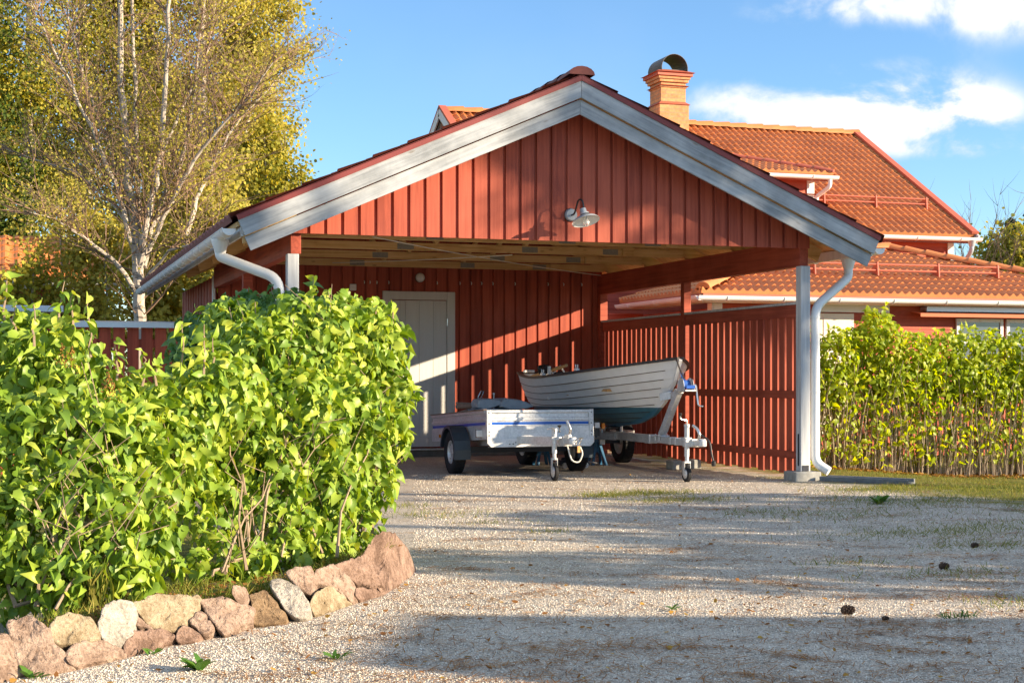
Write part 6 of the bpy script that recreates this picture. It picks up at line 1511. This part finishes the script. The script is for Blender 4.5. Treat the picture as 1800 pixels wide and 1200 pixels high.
crown_tree('shrubby_birch', 'low olive thicket at the left, hiding the cottage wall', 60, 32, 3.5, 1.0, 3500, (.07,.13), M['olive'], seed=13, z0=.05)
# bare many-stemmed birch in front
random.seed(21)
BT = 28.0; bb = at_t(246, 662, BT)
bi = thing('bare_birch', 'many-stemmed white birch with almost bare branches beside the carport', 'tree', (bb.x, bb.y, 0))
mbk = MB(); mtw = MB(); tips = []
STEMS = [([(246,766),(246,560),(243,480),(238,410),(225,320),(216,200),(212,80),(210,-70)], .155, .05, 0),
 ([(243,490),(243,420),(241,350),(238,240),(234,100),(231,-60)], .085, .03, .25),
 ([(246,480),(252,420),(266,350),(282,270),(290,150),(296,20),(300,-80)], .10, .03, -.3),
 ([(249,470),(268,400),(295,330),(316,290),(330,225),(345,150),(352,60),(362,-40)], .08, .02, .3),
 ([(256,450),(290,380),(320,320),(352,262),(395,215),(440,170),(480,110)], .065, .012, -.35),
 ([(330,470),(328,410),(346,350),(372,290),(400,240),(428,200),(470,160),(510,110)], .07, .012, .5),
 ([(240,450),(225,400),(200,320),(172,250),(140,180),(105,110),(70,40),(40,-30)], .065, .015, -.5),
 ([(243,440),(215,330),(185,240),(150,140),(128,60),(112,-30)], .055, .015, .4),
 ([(245,520),(205,465),(165,430),(130,405),(95,385),(50,372)], .06, .012, -.7),
 ([(244,500),(300,440),(350,425),(400,418)], .04, .01, -.6),
 ([(235,400),(190,350),(130,300),(60,280),(10,262)], .04, .01, .5),
 ([(282,270),(318,200),(350,130),(372,60),(380,-20)], .045, .012, .5)]
for pl, r0, r1, dd in STEMS:
    n = len(pl); pts = [at_t(px, py, BT + dd*2.2*(i/(n-1))) for i, (px, py) in enumerate(pl)]
    # refine with jitter
    fine_ = []
    for p0, p1 in zip(pts, pts[1:]):
        for j in range(3): fine_.append(p0.lerp(p1, j/3) + Vector((random.gauss(0,.018), random.gauss(0,.018), 0)))
    fine_.append(pts[-1]); m_ = len(fine_)
    mbk.tube(fine_, [.82*(r0+(r1-r0)*i/(m_-1)) for i in range(m_)], 9, cap=False)
    for i in range(3, m_):
        for _ in range(3):
            d = (fine_[i]-fine_[i-1]).normalized(); u = i/m_; sdx = Vector((random.gauss(0,1), random.gauss(0,1), random.gauss(.25,.35)))
            q_ = fine_[i]
            branch(mtw, q_, d*.9+sdx*.8, random.uniform(.7,1.7)*(1.15-.4*u), .017*random.uniform(.5,1.1), 1, tips, .22, 5, .06, 4)
child('trunk', mbk, M['birch'], bi, smooth=True); child('branches', mtw, M['twig'], bi)
tp_ = np.array([tuple(q) for q in tips]); n = 14000
P_ = tp_[RNG.choice(len(tp_), n)] + RNG.normal(size=(n,3))*.07; A = RNG.normal(size=(n,3)); A[:,2] -= .9
V, F = scatter(LQ, LQF, P_, A, RNG.normal(size=(n,3))+[.3,-.4,.3], RNG.uniform(.03,.058,n)); np_obj('leaves', V, F, M['yellow'], bi)
# trees far right behind the house
random.seed(31)
p = at_t(1712, 662, 62); tt = thing('bare_tree', 'leafless grey tree showing above the far roof hip at right', 'tree', (p.x, p.y, 0))
mb = MB(); tips = []
for k in range(9):
    branch(mb, (p.x, p.y, 1.5), (random.gauss(0,.28), random.gauss(0,.28), 1), random.uniform(3.6,5.2), .06, 2, tips, .14, 5, .2, 4)
mb.tube([(p.x,p.y,0),(p.x,p.y,1.6)], .14, 7); child('branches', mb, M['bark'], tt)
def conifer(name, lab, px, t_, H, R, n, seed, grp=None):
    rs = np.random.default_rng(seed); g = at_t(px, 662, t_); o = thing(name, lab, 'tree', (g.x, g.y, 0), grp); tb = MB(); tb.tube([(g.x,g.y,0),(g.x,g.y,H)], [H*.013,.02], 7); child('trunk', tb, M['pinebark'], o)
    k = int(H*7); f_ = rs.uniform(.12,1,k); an = rs.uniform(0,2*PI,k); L = R*(1-f_*.93)*rs.uniform(.6,1.1,k); Ps = []
    for i in range(k):
        m_ = max(6, n//k); u = rs.random(m_)**.7; Ps.append(np.stack([g.x+np.cos(an[i])*L[i]*u, g.y+np.sin(an[i])*L[i]*u, f_[i]*H-.12*L[i]*u*u+rs.normal(size=m_)*.1], 1)+rs.normal(size=(m_,3))*.09)
    P_ = np.concatenate(Ps); m_ = len(P_); A = rs.normal(size=(m_,3))*[1,1,.5]
    V, F = scatter(LQ*[.6,1,1], LQF, P_, A, rs.normal(size=(m_,3))+[0,0,.8], rs.uniform(.14,.26,m_)); np_obj('crown', V, F, M['needle'], o)
conifer('conifer', 'tiny dark spruce tip above the roof hip, left of the golden tree', 1745, 95, 8.1, 1.2, 1600, 3)
conifer('conifer', 'dark pine top rising just behind the golden tree at the right edge', 1778, 80, 9.4, 2.2, 5000, 4)
conifer('conifer', 'dark pine at the right frame edge, taller than its neighbours', 1812, 82, 10.2, 2.4, 5000, 5)
crown_tree('round_tree', 'pale golden-green tree filling the right frame edge above the roof', 1800, 70, 7.7, 2.6, 9000, (.16,.26), M['olive'], M['bark'], seed=15, z0=.2, group=None)
# ------------------------------------------------------------------ what stands out of frame to the right and throws the shade
def pine(x, y, H, R, n, seed, z0, lab, ncl=85, rtrunk=.17):
    rs = np.random.default_rng(seed); random.seed(seed); o = thing('tall_pine', lab, 'tree', (x, y, 0), 'pines by the road')
    tb = MB(); pts = [Vector((x+random.gauss(0,.08)*k, y+random.gauss(0,.08)*k, H*k/6)) for k in range(7)]
    tb.tube(pts, [rtrunk*(1-.8*k/6) for k in range(7)], 9); child('trunk', tb, M['pinebark'], o, smooth=True)
    lb = MB(); tips = []
    for k in range(13):
        z = H*random.uniform(z0, .96); i = min(5, int(z/H*6)); p = pts[i].lerp(pts[i+1], z/H*6-i); an = random.uniform(0, 2*PI)
        branch(lb, p, (math.cos(an), math.sin(an), random.uniform(.0,.4)), R*random.uniform(.6,1.05), .045, 0, tips, .25, 6)
    child('limbs', lb, M['pinebark'], o)
    tp_ = np.array([tuple(q) for q in tips]); cl_ = tp_[rs.choice(len(tp_), min(len(tp_), ncl))]; ci = rs.choice(len(cl_), n); P_ = cl_[ci] + rs.normal(size=(n,3))*np.array([.34,.34,.20])*rs.uniform(.6,1.35,len(cl_))[ci][:,None]; A = rs.normal(size=(n,3))
    V, F = scatter(LQ*[.8,1,1], LQF, P_, A, rs.normal(size=(n,3))+[0,0,.6], rs.uniform(.12,.24,n)); np_obj('crown', V, F, M['needle'], o)
def sunward(x, y, z, k): return (x+SUN.x/ .9 *0 + SUN.x*k, y+SUN.y*k, z+SUN.z*k)
for i, (x, y, H, R, n, z0, lab) in enumerate((
    (25.5, 2.3, 14, 2.0, 6500, .53, 'tall pine outside the frame, nearest the carport'),
    (22.7, .9, 11.5, 2.0, 2300, .52, 'thin-crowned tall pine outside the frame, in the middle of the row'),
    (22.0, -2.1, 11.5, 1.9, 2600, .55, 'tall pine outside the frame, farthest from the carport'))):
    pine(x, y, H, R, n, 50+i, z0, lab, (20, 11, 16)[i])
oh = thing('shade_hedge', 'dense tall hedge added outside the frame to shade the right of the drive', 'hedge', (12.6, 3.2, 0))  # unseen hedge, added to throw shade over the right of the drive
hb2 = []
for i in range(15):
    u = i/14; x, y = 12.15+1.85*u, 2.0+5.4*u; top_ = 2.45+.45*(1-u)+.28*math.sin(i*1.9)+.2*math.sin(i*.8+1)
    for z in (.5, 1.2, 1.9, top_-.35): hb2.append((x+random.uniform(-.1,.1), y+random.uniform(-.15,.15), z, .5, .55, .5))
P_, nn = sample_blobs(hb2, 15000, .5, 1.08, .5); k_ = len(P_)
V, F = scatter(LQ, LQF, P_, RNG.normal(size=(k_,3)), nn+RNG.normal(size=(k_,3))*.5, RNG.uniform(.10,.17,k_)); np_obj('foliage', V, F, M['green'], oh)
mb = MB()
for b_ in hb2[::4]: mb.tube([(b_[0],b_[1],0),(b_[0],b_[1],2.0)], [.04,.015], 6)
child('stems', mb, M['bark'], oh)
# low hip-roofed outbuilding right of the camera; the tip of its shadow lies on the drive
ob_ = thing('outbuilding', 'low red hip-roofed outbuilding outside the frame, right of the drive', 'outbuilding', (17.5, -4, 0))
kk = math.hypot(.832,.555)/.272*1.0
def src(gx, gy, h): L = h/SUN.z; return Vector((gx+SUN.x*L, gy+SUN.y*L, h))
R1, R2 = src(1.74,6.80,2.9), src(1.19,5.73,2.9); C1, C2 = src(5.6,5.39,1.9), src(3.3,3.6,1.9)
d1 = Vector((R1.x-R2.x, R1.y-R2.y, 0)).normalized(); bk_ = Vector((SUN.x, SUN.y, 0)).normalized()*9
C3, C4 = C1+bk_, C2+bk_
mb = MB(); mb.add([R1,R2,C1,C2,C3,C4,C1-Vector((0,0,.12)),C2-Vector((0,0,.12)),C3-Vector((0,0,.12)),C4-Vector((0,0,.12))], [(0,1,3,2),(0,2,4),(1,5,3),(0,4,5,1),(2,3,7,6),(4,2,6,8),(3,5,9,7),(5,4,8,9),(6,7,9,8)])
child('roof', mb, M['tile'], ob_)
cc = (C1+C2+C3+C4)/4; mb = MB(); q = [Vector((c.x,c.y,0)).lerp(Vector((cc.x,cc.y,0)), .1) for c in (C1,C2,C4,C3)]
mb.add(q+[p+Vector((0,0,1.79)) for p in q], [(0,1,5,4),(1,2,6,5),(2,3,7,6),(3,0,4,7)]); child('wall', mb, M['house_red'], ob_)
bpy.context.view_layer.update()
